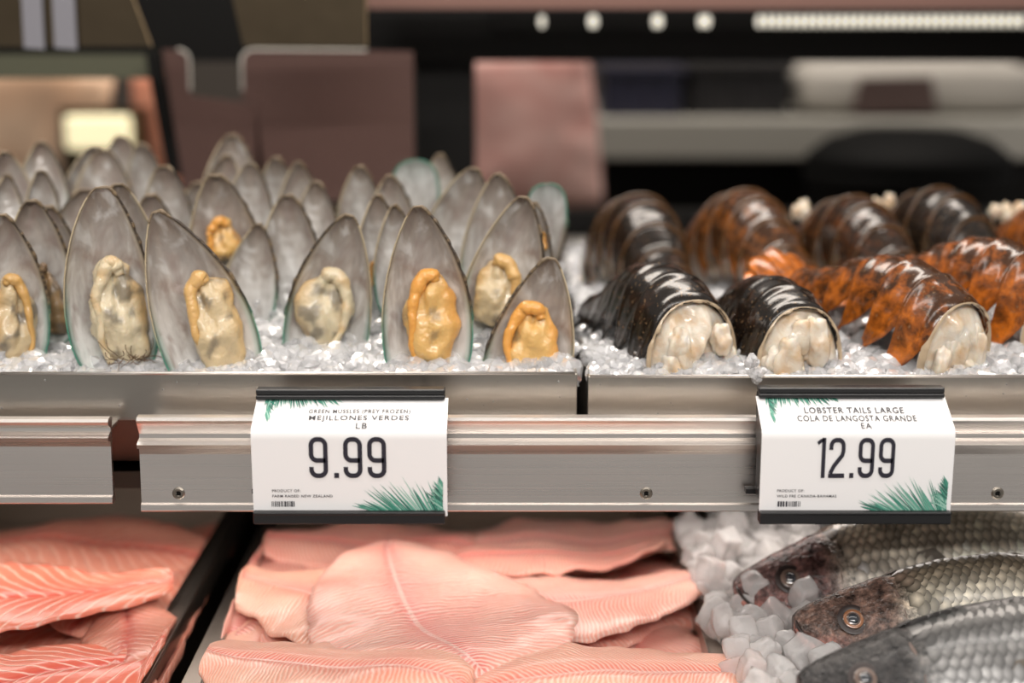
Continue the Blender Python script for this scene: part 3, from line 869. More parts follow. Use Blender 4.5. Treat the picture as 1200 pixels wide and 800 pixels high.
mussel('mussel with brown dark meat half hidden beside a cream one', 30, 236, 58, 400, 80, .055, -12, 0, (62, 350, 16, 42, 'dark', 1))
mussel('empty looking mussel squeezed behind the brown meat mussel', 58, 242, 72, 390, 78, .085, -10)
mussel('tall mussel with pale bearded meat at the pan edge', 113, 220, 139, 437, 101, .022, -5, 0, (142, 366, 32, 66, 'pale', 1), beard=True)
mussel('mussel shell peeking out directly behind the bearded meat mussel', 143, 216, 160, 420, 90, .06, -8)
mussel('wide leaning mussel with curled cream meat beside the bearded one', 190, 246, 256, 437, 112, .022, -4, -.12, (254, 378, 32, 60, 'cream', 1))
mussel('upright mussel with a bit of orange meat behind two others', 256, 205, 270, 372, 93, .12, 0, 0, (262, 280, 20, 24, 'orange', 1))
mussel('small empty mussel in front of one with orange meat', 296, 262, 288, 372, 66, .098, 8)
mussel('narrow empty mussel behind the cream meat shell above the sign', 338, 229, 346, 362, 74, .115, 0)
mussel('mussel with broad pale cream meat standing above the sign', 408, 252, 380, 408, 98, .055, 4, .06, (380, 362, 33, 46, 'pale', -1))
mussel('narrow mussel with a sliver of orange meat beside its twin', 440, 229, 452, 365, 66, .10, -18, 0, (440, 320, 7, 14, 'orange', 1))
mussel('narrow grey mussel directly behind the bright orange tall one', 463, 241, 470, 370, 62, .082, -15)
mussel('tall mussel with bright orange meat and dark rim at pan edge', 492, 242, 502, 437, 104, .022, -2, 0, (506, 376, 31, 58, 'orange', 1))
mussel('mussel with cream meat and yellow top fold beside lowest shell', 607, 230, 581, 385, 92, .06, 6, .08, (582, 342, 31, 40, 'cream', -1))
mussel('low sunken mussel with yellow meat in the pan corner', 640, 302, 619, 440, 104, .024, 4, .08, (622, 404, 31, 50, 'orange', 1))
mussel('brown edged empty mussel behind the yellow fold one', 587, 204, 588, 330, 92, .13, 0)
mussel('edge on mussel with orange speck beside the yellow fold one', 627, 238, 622, 350, 52, .095, 30, 0, (632, 282, 6, 10, 'orange', 1))
mussel('pale white leaning empty mussel behind the bright orange one', 553, 197, 520, 330, 86, .15, 4, .1)
mussel('upside down mussel with white round green edged end beside dark post', 487, 322, 487, 194, 58, .22, 0, flip=False)
mussel('upside down mussel with white round green edged end nearest the lobster', 640, 326, 640, 221, 48, .15, 0, flip=False)
bk = [(458, 206, 463, 320, 68, .17), (421, 195, 426, 310, 56, .19), (517, 181, 521, 300, 54, .25), (9, 205, 6, 300, 46, .135), (6, 178, 22, 290, 68, .17),
      (49, 200, 50, 295, 44, .16), (42, 167, 54, 285, 64, .20), (108, 172, 98, 290, 82, .245), (126, 176, 124, 295, 84, .19), (143, 160, 150, 280, 56, .29),
      (168, 169, 174, 285, 60, .27), (192, 195, 196, 300, 68, .17), (172, 229, 184, 330, 74, .13), (272, 158, 276, 290, 86, .23), (264, 182, 264, 300, 72, .205),
      (290, 192, 290, 305, 62, .175), (322, 185, 326, 300, 56, .235), (347, 190, 352, 300, 72, .21), (368, 213, 366, 315, 62, .16), (92, 222, 92, 330, 78, .13),
      (232, 214, 232, 310, 60, .215)]
own = {(272, 158): 'tallest empty mussel shell of the blurred back rows, below the narrow notched panel',
       (172, 229): 'empty mussel shell filling the gap between the bearded and the wide leaning mussel',
       (517, 181): 'small empty mussel shell in front of the wide black post, beside the upside down one',
       (143, 160): 'empty mussel shell in the back row standing before the cream lamp'}
for q in bk:
    lb = own.get(q[:2])
    mussel(lb or 'empty grey mussel half shell in the blurred back rows of the pan', *q, yaw=rng.uniform(-30, 30), lean=rng.uniform(0, .03), group=None if lb else 'empty mussel shells in the back rows')

# ================================================================== LOBSTER TAILS
def lobster_mat(name, dark, mid, hot, amt):
    m = Mat(name, Roughness=.20, Coat_Weight=.30, Coat_Roughness=.07, Specular_IOR_Level=.35)
    ob = m.coord('Object', (1, 1, 1))
    n = m.noise(ob, 95, 5, .65, .3); n2 = m.noise(ob, 420, 2)
    t = m.sep(m.coord('UV'))[0]                                    # 0 at the ridge, 1 at the side flaps
    k = m.math('ADD', m.math('MULTIPLY', t, amt), m.math('MULTIPLY_ADD', n, 1.7, -.70))
    c = m.ramp(k, [(.24, dark), (.52, mid), (.86, hot)])
    c = m.mix(m.ramp(n2, [(.62, (0, 0, 0)), (.72, (.6, .6, .6))]), c, (.20, .12, .06))
    vv_ = m.sep(m.coord('UV'))[1]
    c = m.mix(m.math('MULTIPLY', m.math('MULTIPLY', m.math('SUBTRACT', vv_, 1.09, clamp=True), 14., clamp=True), m.math('MULTIPLY', n, .7), clamp=True), c, (.24, .11, .035))
    m.color(c); m.bump(m.math('ADD', n, m.math('MULTIPLY', m.noise(ob, 420, 3), .5)), .20, .0010)
    return m.m
M_LOB = {'dark': lobster_mat('lobster_dark', (.009, .006, .004), (.030, .014, .007), (.12, .042, .011), .20),
         'orange': lobster_mat('lobster_orange', (.045, .017, .006), (.26, .070, .010), (.62, .17, .018), .62),
         'brown': lobster_mat('lobster_brown', (.018, .009, .005), (.08, .026, .007), (.26, .075, .010), .25),
         'rust': lobster_mat('lobster_rust', (.04, .016, .006), (.20, .062, .010), (.46, .15, .020), .30)}
def lob_meat():
    m = Mat('lobster_meat', Roughness=.22, Subsurface_Weight=.35, Subsurface_Radius=(.9, .6, .4), Subsurface_Scale=.006, Coat_Weight=.4, Transmission_Weight=.15, IOR=1.35)
    n = m.noise(m.coord('Object'), 90, 3, .5, .4)
    m.color(m.ramp(n, [(.30, (.70, .48, .28)), (.52, (.80, .70, .57)), (.75, (.86, .82, .76))]))
    m.bump(m.noise(m.coord('Object', (1, .5, 1)), 330, 3), .4, .0015); return m.m
M_LMEAT = lob_meat()
M_MEMBR = plain('membrane', (.50, .38, .25), .25, Coat_Weight=.4)
def tail(label, px, py, W, yaw, kind, Y=None, z=None, Lk=1.0, fan=(0, 0), hump=.014, roll=0, pitch=0, group=None, seed=1, fankind=None, tuft=False):
    r2 = random.Random(seed)
    o0 = at_y(px, py, Y)
    root = empty('lobster_tail', o0, (Matrix.Rotation(R(yaw), 3, 'Z') @ Matrix.Rotation(R(pitch), 3, 'X') @ Matrix.Rotation(R(roll), 3, 'Y')))
    tag(root, label, 'lobster tail', group)
    Lt = .118 * Lk; NS = 6
    sl = Lt / NS
    def wid(s): return W / 2 * (1 - .30 * s - .05 * s * s)
    def hei(s): return W * .64 * (1 - .28 * s)
    def zc(s): return hump * math.sin(min(s * 1.25, 1) * math.pi) ** 1 * (1 if s < .8 else 1) - .010 * smooth(.7, 1.1, s)
    mat = M_LOB[kind]
    NA, NV = 37, 9
    for i in range(NS):
        V, UV = [], []
        rows = [(v_, q_) for v_, q_ in zip((0, .08, .18, .28, .36, .44, .55, .66, .76, .86, .95, 1.04, 1.10, 1.16, 1.15), (.915, .950, .97, .977, .970, .975, .985, .993, .999, .998, 1.012, 1.028, 1.033, 1.02, .965))]
        for (v_, q_) in rows:
            s = (i + v_ * 1.02) / NS
            for k in range(NA):
                a = lerp(-118, 118, k / (NA - 1)); aa = abs(a)
                e = R(a)
                w_, h_ = wid(s) * q_, hei(s) * q_
                x = w_ * math.copysign(abs(math.sin(e)) ** .85, e); zz = h_ * (math.cos(e) if math.cos(e) > 0 else math.cos(e) * .55)
                y = (i + v_ * 1.02) * sl
                if aa > 66:                                        # side flap narrows to a backward point
                    f_ = (aa - 66) / 52; yc = (i + 1.0) * sl
                    y = lerp(y, yc, f_ ** .9 * .93) + f_ * f_ * .006; x += math.copysign(.0030 * f_, a); zz -= .0055 * f_
                zz += zc(s) + .006
                V.append((x, y, zz + .0004 * N(x * 150, y * 150, seed))); UV.append((aa / 118, v_))
        nr = len(rows)
        f = grid_faces(NA, nr)
        so = link('shell_segment', mesh('shell_segment', V, f, mat, uv=UV), root)
        md = so.modifiers.new('thick', 'SOLIDIFY'); md.thickness = .0009; md.offset = -1
        md = so.modifiers.new('sub', 'SUBSURF'); md.levels = 1; md.render_levels = 1
    # tail fan: central plate and two paddles on each side
    fm = M_LOB[fankind or kind]
    y0 = Lt * .99; z0 = zc(1.0) + hei(1) * .55
    for ang, ln, wd, dz in ((0, .036, .017, 0), (24, .037, .017, -.002), (-24, .037, .017, -.002), (46, .036, .018, -.005), (-46, .036, .018, -.005)):
        V = []; nu, nv = 9, 12
        for j in range(nv):
            t = j / (nv - 1); ww = wd / 2 * (.45 + .55 * math.sin(min(1, t * 1.15) * math.pi / 2)) * (1 if t < .85 else math.sqrt(max(.05, 1 - ((t - .85) / .15) ** 2 * .75)))
            for i in range(nu):
                u = -1 + 2 * i / (nu - 1); x, y = u * ww, t * ln
                a = R(-ang); X = x * math.cos(a) - y * math.sin(a); Yl = x * math.sin(a) + y * math.cos(a)
                V.append((X + math.sin(-a) * .006 , y0 + Yl, z0 + dz - .35 * Yl * Yl / .04 - abs(X) * .18 + .0012 * (1 - u * u) + fan[1] * Yl))
        po = link('fan_paddle', mesh('fan_paddle', V, grid_faces(nu, nv), fm, uv=[(.8 if kind != 'dark' else .6, .5)] * len(V)), root)
        md = po.modifiers.new('thick', 'SOLIDIFY'); md.thickness = .0012
    # cut meat
    V = []; nr, na = 12, 40
    for j in range(nr):
        r_ = 1 - j / (nr - 1)
        for k in range(na):
            e = 2 * math.pi * k / na
            cx_, cz_ = math.sin(e), math.cos(e)
            x = wid(0) * .93 * r_ * cx_; zz = (hei(0) * .92 * r_ * cz_) if cz_ > 0 else (.012 * r_ * cz_)
            bul = (1 - r_ ** 4)
            y = .005 - .009 * bul - bul * (.010 * N(x * 85 + seed * 3, zz * 45, seed) + .005 * N(x * 210, zz * 110, seed * 2.))
            V.append((x, y, zz + .006))
    f = grid_faces(na, nr, wrap=True, flip=False); f.append(tuple(range((nr - 1) * na, nr * na)))
    mo = link('meat', mesh('meat', V, f, M_LMEAT), root)
    md = mo.modifiers.new('sub', 'SUBSURF'); md.levels = 1; md.render_levels = 1
    # torn lumps of meat at the cut
    for q in range(5):
        e = R(r2.uniform(-100, 100)); rr = r2.uniform(.35, .75)
        c = Vector((wid(0) * rr * math.sin(e), -.001 - r2.random() * .004, .003 + hei(0) * .8 * rr * max(-.05, math.cos(e))))
        s = Vector((r2.uniform(.005, .009), r2.uniform(.004, .007), r2.uniform(.007, .014))); sd = r2.random() * 9
        V = []
        for p in ICO3[0]:
            k = 1 + .42 * N(p.x * 1.2 + sd, p.y * 1.2, p.z * 1.2) + .10 * N(p.x * 3 + sd, p.y * 3, p.z * 3)
            V.append(c + Vector((p.x * s.x, p.y * s.y, p.z * s.z)) * k)
        link('meat_shred', mesh('meat_shred', V, ICO3[1], M_LMEAT), root)
    if tuft:
        for q in range(5):
            c = Vector((W * (.34 - .08 * q) * r2.uniform(.7, 1.1), -.004 + r2.uniform(-.004, .004), hei(0) * .90 + .010 + r2.uniform(-.006, .006))); sd = r2.random() * 9
            link('meat_shred', mesh('meat_shred', [c + Vector((p.x * .0045, p.y * .004, p.z * .006)) * (1 + .5 * N(p.x * 1.4 + sd, p.y * 1.4, p.z * 1.4)) for p in ICO2[0]], ICO2[1], M_LMEAT), root)
    # pale torn membrane along the front edge of the shell
    V = []; na = 60
    for k in range(na):
        a = lerp(-112, 112, k / (na - 1)); e = R(a)
        cs = math.cos(e); cs = cs if cs > 0 else cs * .55
        dpt = -.0010 + .0042 * N(k * .35, seed * 3.1) + .002 * N(k * 1.3, seed)
        for q, yy in ((.945, .004), (.94, -.001), (.90 - .02 * N(k * .6, 4.), -dpt)):
            V.append((wid(0) * q * math.copysign(abs(math.sin(e)) ** .85, e), yy, hei(0) * q * cs + .006))
    link('membrane', mesh('membrane', V, grid_faces(3, na), M_MEMBR), root)
    return root
tail('glossy black lobster tail with white cut meat nearest the mussels', 812, 436, .058, 22, 'dark', Y=.022, seed=2, hump=.016, fankind='brown')
tail('small black lobster tail with shredded white meat beside the price sign', 938, 438, .053, 16, 'dark', Y=.020, seed=5, hump=.012, Lk=.92)
tail('orange and brown lobster tail with bright orange fan turned sideways', 1118, 434, .056, 32, 'orange', Y=.024, seed=9, hump=.014, fan=(0, .9), pitch=8, Lk=1.05)
tail('orange sided lobster tail behind the orange fan one at pan side', 1232, 402, .058, 40, 'orange', Y=.055, seed=11, hump=.014, pitch=5)
tail('blackish lobster tail behind the glossy black one', 728, 322, .066, 192, 'dark', Y=.30, seed=12, hump=.022)
tail('rusty orange lobster tail lying behind the two black tails', 838, 322, .068, 200, 'rust', Y=.30, seed=13, hump=.024, fan=(0, .1))
tail('dark brown lobster tail partly covered by the orange fan', 958, 326, .066, 200, 'brown', Y=.28, seed=14, tuft=True, hump=.022)
tail('greyish black lobster tail behind the orange fan tail', 1048, 318, .066, 205, 'dark', Y=.30, seed=15, tuft=True, hump=.024)
tail('striped orange lobster tail at the rear beside white meat bits', 1196, 322, .064, 190, 'orange', Y=.28, seed=16, tuft=True, hump=.016)

# ================================================================== LOWER DECK
ZD = .846
def xz(px, py): return at_z(px, py, ZD).x
XA = xz(226, 700); XB0, XB1 = xz(262, 700), xz(288, 700)
XC0, XC1 = xz(812, 640), xz(824, 640)
def tray(label, x0, x1):
    y0, y1, th, fl = -.26, .48, .0016, .010
    o = tag(empty('steel_tray', ((x0 + x1) / 2, .1, .742)), label, 'tray')
    for nm, a, b in (('side_wall', (x0 + fl, y0, .742), (x0 + fl + th, y1, ZD)), ('side_wall', (x1 - fl - th, y0, .742), (x1 - fl, y1, ZD)),
                     ('front_wall', (x0 + fl, y0, .742), (x1 - fl, y0 + th, ZD)), ('rear_wall', (x0 + fl, y1 - th, .742), (x1 - fl, y1, ZD)), ('base', (x0 + fl, y0, .7405), (x1 - fl, y1, .742)),
                     ('flange', (x0, y0, ZD - .002), (x0 + fl + .002, y1, ZD)), ('flange', (x1 - fl - .002, y0, ZD - .002), (x1, y1, ZD)),
                     ('flange_lip', (x0, y0, ZD - .016), (x0 + .0015, y1, ZD - .002)), ('flange_lip', (x1 - .0015, y0, ZD - .016), (x1, y1, ZD - .002))):
        m = MB(); m.box(a, b); m.build(nm, M_TRAYRIM, o, bevel=.0005)
    rel(o)
tray('steel tray of coarse lined red fillets', -.56, XA)
tray('steel tray of pale pink fillets between the red fillets and whole fish', XB0, XC0)
tray('steel tray of ice cubes holding the whole fish', XC1, .66)

def fillet_mat(name, base, hot, line, lines, sweep, lw, lm):
    m = Mat(name, Roughness=.30, Specular_IOR_Level=.5, Coat_Weight=.25, Coat_Roughness=.15, Subsurface_Weight=.16, Subsurface_Radius=(1, .4, .25), Subsurface_Scale=.004)
    uv = m.coord('UV'); s = m.sep(uv)
    oi = m.n('ShaderNodeObjectInfo')
    av = m.math('ABSOLUTE', m.math('MULTIPLY_ADD', s[1], 2., -1.))
    nz = m.noise(m.coord('Object'), 38, 3, .5); nf = m.noise(m.coord('Object'), 160, 3)
    ph = m.math('ADD', m.math('MULTIPLY', s[0], lines), m.math('MULTIPLY', m.math('POWER', av, .75), sweep))
    ph = m.math('ADD', ph, m.math('MULTIPLY', nz, lines * .075))
    w = m.math('MULTIPLY_ADD', m.math('SINE', m.math('MULTIPLY', ph, 6.2832)), .5, .5)
    ln = m.math('POWER', w, lw)
    mid = m.math('POWER', m.math('SUBTRACT', 1., av, clamp=True), 4.5)
    c = m.mix(m.ramp(nz, [(.35, (0, 0, 0)), (.7, (.75, .75, .75))]), base, hot)
    c = m.mix(m.math('MULTIPLY', mid, .85), c, tuple(x * y for x, y in zip(hot, (.86, .42, .50))))
    c = m.mix(m.math('MULTIPLY', ln, lm), c, line)
    center = m.math('MULTIPLY', m.math('GREATER_THAN', mid, .91), .5 if lines > 40 else 0.)
    c = m.mix(center, c, (.85, .66, .58))
    m.color(c)
    m.bump(m.math('ADD', m.math('MULTIPLY', ln, -.6), m.math('MULTIPLY', nf, .8)), .35, .0016)
    return m.m
M_FPALE = [fillet_mat('fillet_pale', (.87, .43, .335), (.80, .27, .20), (.93, .73, .64), 60, 6.0, 1.6, .62),
           fillet_mat('fillet_peach', (.87, .43, .30), (.82, .30, .20), (.93, .72, .60), 62, 6.5, 1.6, .55),
           fillet_mat('fillet_rose', (.82, .38, .29), (.74, .24, .185), (.90, .66, .57), 56, 5.0, 2.0, .45)]
M_FRED = [fillet_mat('fillet_red', (.74, .25, .165), (.68, .13, .075), (.86, .58, .47), 15, 4.2, 12.0, .85),
          fillet_mat('fillet_dullred', (.66, .28, .20), (.58, .19, .13), (.76, .47, .37), 18, 4.0, 7.0, .45)]
M_FSKIN = plain('fillet_underside', (.62, .30, .22), .4)
SH = ([0, .03, .10, .22, .38, .55, .72, .86, .95, 1], [.20, .52, .80, .97, 1.0, .93, .76, .55, .36, .12])
def mound(x, y, k):
    return [.836, .838][k] + .004 + N(x * 9 + 3 * k, y * 9, 2) * .008 + N(x * 24, y * 24, 5) * .003
def fillet(label, px, py, yaw, L, W, layer, mats, k, bend=0., seed=0, group=None, tilt=0., zbase=.85, th=.0065, lift=()):
    c = at_z(px, py, zbase)
    r2 = random.Random(seed)
    root = empty('fish_fillet', (c.x, c.y, mound(c.x, c.y, k) + layer * .0075)); tag(root, label, 'fish fillet', group)
    nu, nv = 46, 27
    V, UV = [], []
    for lay in (0, 1):
        for i in range(nu):
            u = i / (nu - 1)
            for j in range(nv):
                v = -1 + 2 * j / (nv - 1)
                w = W / 2 * interp(u, *SH) * (1 + .10 * N(u * 6, v * 2, seed) + .06 * N(u * 22, v, seed + 4))
                w *= 1 + (.22 * math.sin(math.pi * min(1, u * 1.35)) if v * (1 if seed % 2 else -1) < 0 else -.10) 
                lx = (u - .5) * L; ly = v * w + bend * L * (u - .5) ** 2 * 2
                a = R(yaw); X = c.x + lx * math.cos(a) - ly * math.sin(a); Yw = c.y + lx * math.sin(a) + ly * math.cos(a)
                lo, hi = ((-9, XA - .003) if k == 0 else (XB0 + .0125, XC0 + .004)); fold = 0
                if X < lo: fold = min(.03, lo - X); X = lo - (lo - X) * .10
                if X > hi: fold = min(.03, X - hi); X = hi + (X - hi) * .22
                z = fold * .25 + mound(X, Yw, k) + layer * .0075 + tilt * lx + .006 * N(X * 14 + seed, Yw * 14, seed) + .0035 * abs(v) ** 3 * N(u * 9, v, seed + 2)
                ed = max(0, 1 - abs(v) ** 2.2) ** .85 * max(0, 1 - (2 * u - 1) ** 8) ** .7
                t = th * ed * lerp(1.0, .55, u)
                if lay == 0: z += t + .0012 - .0022 * math.exp(-(v / .07) ** 2) * ed
                else: z -= .0006
                for (side, amt) in lift: z += amt * max(0, v * side) ** 2
                V.append((X - c.x, Yw - c.y, z - root.location.z)); UV.append((u, (v + 1) / 2))
    # faces
    def fc(off, fl):
        f = []
        for i in range(nu - 1):
            for j in range(nv - 1):
                q = (off + i*nv + j, off + (i+1)*nv + j, off + (i+1)*nv + j + 1, off + i*nv + j + 1); f.append(q[::-1] if fl else q)
        return f
    n = nu * nv
    f1, f2 = fc(0, False), fc(n, True)
    bord = [j for j in range(nv)] + [i*nv + nv - 1 for i in range(1, nu)] + [(nu-1)*nv + j for j in range(nv-2, -1, -1)] + [i*nv for i in range(nu-2, 0, -1)]
    f3 = [(bord[q], bord[(q+1) % len(bord)], bord[(q+1) % len(bord)] + n, bord[q] + n) for q in range(len(bord))]
    V = [Vector(p) for p in V]
    link('flesh', mesh('flesh', V, f1 + f3, mats, uv=UV), root)
    link('underside', mesh('underside', V, f2, M_FSKIN, uv=UV), root)
    return root
G1, G2 = 'pale pink fillets in the middle tray', 'coarse lined fillets in the red tray'
P0, P1, P2 = M_FPALE
UL = 'pale pink fillet in the lower layers of the middle tray'
for q, (px, py, yaw, L, W, ly, mt) in enumerate([(305, 665, 80, .15, .06, -.8, P2), (300, 745, 70, .15, .07, -.5, P1), (330, 640, 30, .15, .08, -.8, P2), (560, 630, 0, .17, .09, -.6, P2), (360, 640, 60, .19, .10, -2.2, P2), (480, 620, 20, .19, .10, -2, P2), (620, 620, 160, .19, .10, -2, P0), (730, 640, 100, .19, .10, -2, P2), (350, 740, 75, .19, .10, -2, P2),
        (480, 740, 30, .2, .10, -2, P2), (620, 760, 170, .2, .10, -2, P1), (740, 740, 80, .19, .09, -2, P2), (560, 680, 90, .2, .10, -1.2, P2), (420, 680, 140, .2, .10, -1, P1), (690, 700, 45, .2, .10, -1, P2), (300, 690, 100, .16, .07, -1.6, P2), (420, 840, 0, .2, .10, -2, P2), (650, 850, 0, .2, .1, -2, P0)]):
    fillet(UL, px, py, yaw, L, W, ly, mt, 1, seed=40 + q, group=G1)
fillet('rosy fillet under the rail beside the mussel sign', 425, 632, 172, .17, .085, .2, P2, 1, .1, 3)
fillet('rosy fillet with torn end lying under the lobster side of rail', 690, 622, 12, .18, .085, .2, P0, 1, -.1, 4)
fillet('small fillet with folded edge behind the right hand wide fillet', 660, 655, 18, .15, .055, 1.0, P2, 1, .1, 5, lift=((-1, .004),))
fillet('pink fillet leaning on the tray wall beside the dark gap', 330, 700, 62, .15, .075, -.4, P2, 1, .1, 6)
fillet('wide fillet with red centre line pointing at the ice cubes', 690, 712, 22, .165, .095, 1.0, P0, 1, .1, 8)
fillet('long pale fillet crossing under the central fillet', 375, 715, 140, .16, .09, 1.2, P1, 1, .15, 7)
fillet('large central fillet with red zigzag centre line', 478, 730, 109, .205, .135, 2.1, P0, 1, -.14, 9, th=.008)
fillet('peach fillet at the tray front beside the dark gap', 378, 812, 160, .155, .095, 2.6, P1, 1, -.1, 10)
fillet('peach fillet at the tray front beside the ice cubes', 735, 818, 14, .17, .09, 2.2, P1, 1, .1, 11)
RD, RU = M_FRED
UL2 = 'dull red fillet in the lower layers of the red tray'
for q, (px, py, yaw, L, W, ly, mt) in enumerate([(60, 620, 10, .2, .1, -2, RU), (190, 620, 60, .18, .09, -2, RU), (40, 700, 30, .2, .1, -2, RU), (160, 700, 80, .18, .09, -1.8, RU), (90, 780, 100, .2, .1, -2, RU), (150, 800, 70, .18, .08, -2, RU), (0, 820, 20, .2, .1, -1, RU)]):
    fillet(UL2, px, py, yaw, L, W, ly, mt, 0, seed=70 + q, group=G2)
fillet('broad dull red fillet under the rail gap', 80, 632, 175, .19, .10, .4, RU, 0, .1, 21)
fillet('dull red fillet hanging over the tray wall beside the dark gap', 185, 665, 70, .16, .075, -.2, RU, 0, .1, 22)
fillet('small pinkish fillet end curled beside the bright red one', 150, 735, 105, .12, .06, .6, RU, 0, .1, 23)
fillet('bright red fillet with bold white lines', 30, 715, 12, .17, .085, 1.8, RD, 0, .08, 24, lift=((1, .006),))
fillet('red lined fillet lying under the bold white lined one', 60, 790, 25, .17, .09, 1.0, RD, 0, -.1, 25)

# ------------------------------------------------------------------ ice cubes and whole fish
def icebed(x, y): return .840 + N(x * 14, y * 14, 8) * .006
V = []; nx, ny = 60, 90
x0, x1, y0, y1 = XC1 + .013, .645, -.2, .45
for j in range(ny + 1):
    for i in range(nx + 1):
        x, y = lerp(x0, x1, i / nx), lerp(y0, y1, j / ny); V.append((x, y, icebed(x, y) - .004 + N(x * 90, y * 90, 1) * .003))
tag(link('ice_bed', mesh('ice_bed', V, grid_faces(nx + 1, ny + 1), M_ICEBED)), 'packed ice lying under the whole fish', 'ice', kind='stuff')
cubes = []
for k in range(6):
    r2 = random.Random(90 + k); V = []
    for p in ICO2[0]:
        e = Vector([math.copysign(abs(t) ** .62, t) for t in p]); kk = 1 + .34 * N(p.x * 1.5 + k * 5, p.y * 1.5, p.z * 1.5)
        V.append(Vector((e.x * .0088, e.y * .0080, e.z * .0068)) * kk)
    cubes.append(mesh('ice_cube', V, ICO2[1], M_CUBE))
r4 = random.Random(31)
def cube(px, py, z, s=1.0):
    c = at_z(px, py, z)
    o = link('ice_cube', cubes[r4.randrange(6)], None, c, (r4.uniform(0, 6), r4.uniform(0, 6), r4.uniform(0, 6)))
    o.scale = [s * r4.uniform(.8, 1.2)] * 3
    return tag(o, 'rounded cloudy ice cube heaped beside the whole fish', 'ice cube', 'ice cubes beside the whole fish')
done = []
tries = 0
while len(done) < 150 and tries < 6000:
    tries += 1
    py = r4.uniform(612, 815); px = r4.uniform(790, 965 + (py - 700) * .1)
    lay = r4.choice((0, 0, 1, 1, 2)); z = .846 + lay * .008
    c = at_z(px, py, z)
    if c.x < XC0 - .004: continue
    if c.x < XC1 + .02 and lay < 1: continue
    if any((c - d).length < .0135 for d in done): continue
    done.append(c); cube(px, py, z)
for px, py, z in ((884, 690, .870), (942, 698, .872), (850, 640, .868), (832, 672, .868)): cube(px, py, z, 1.05)

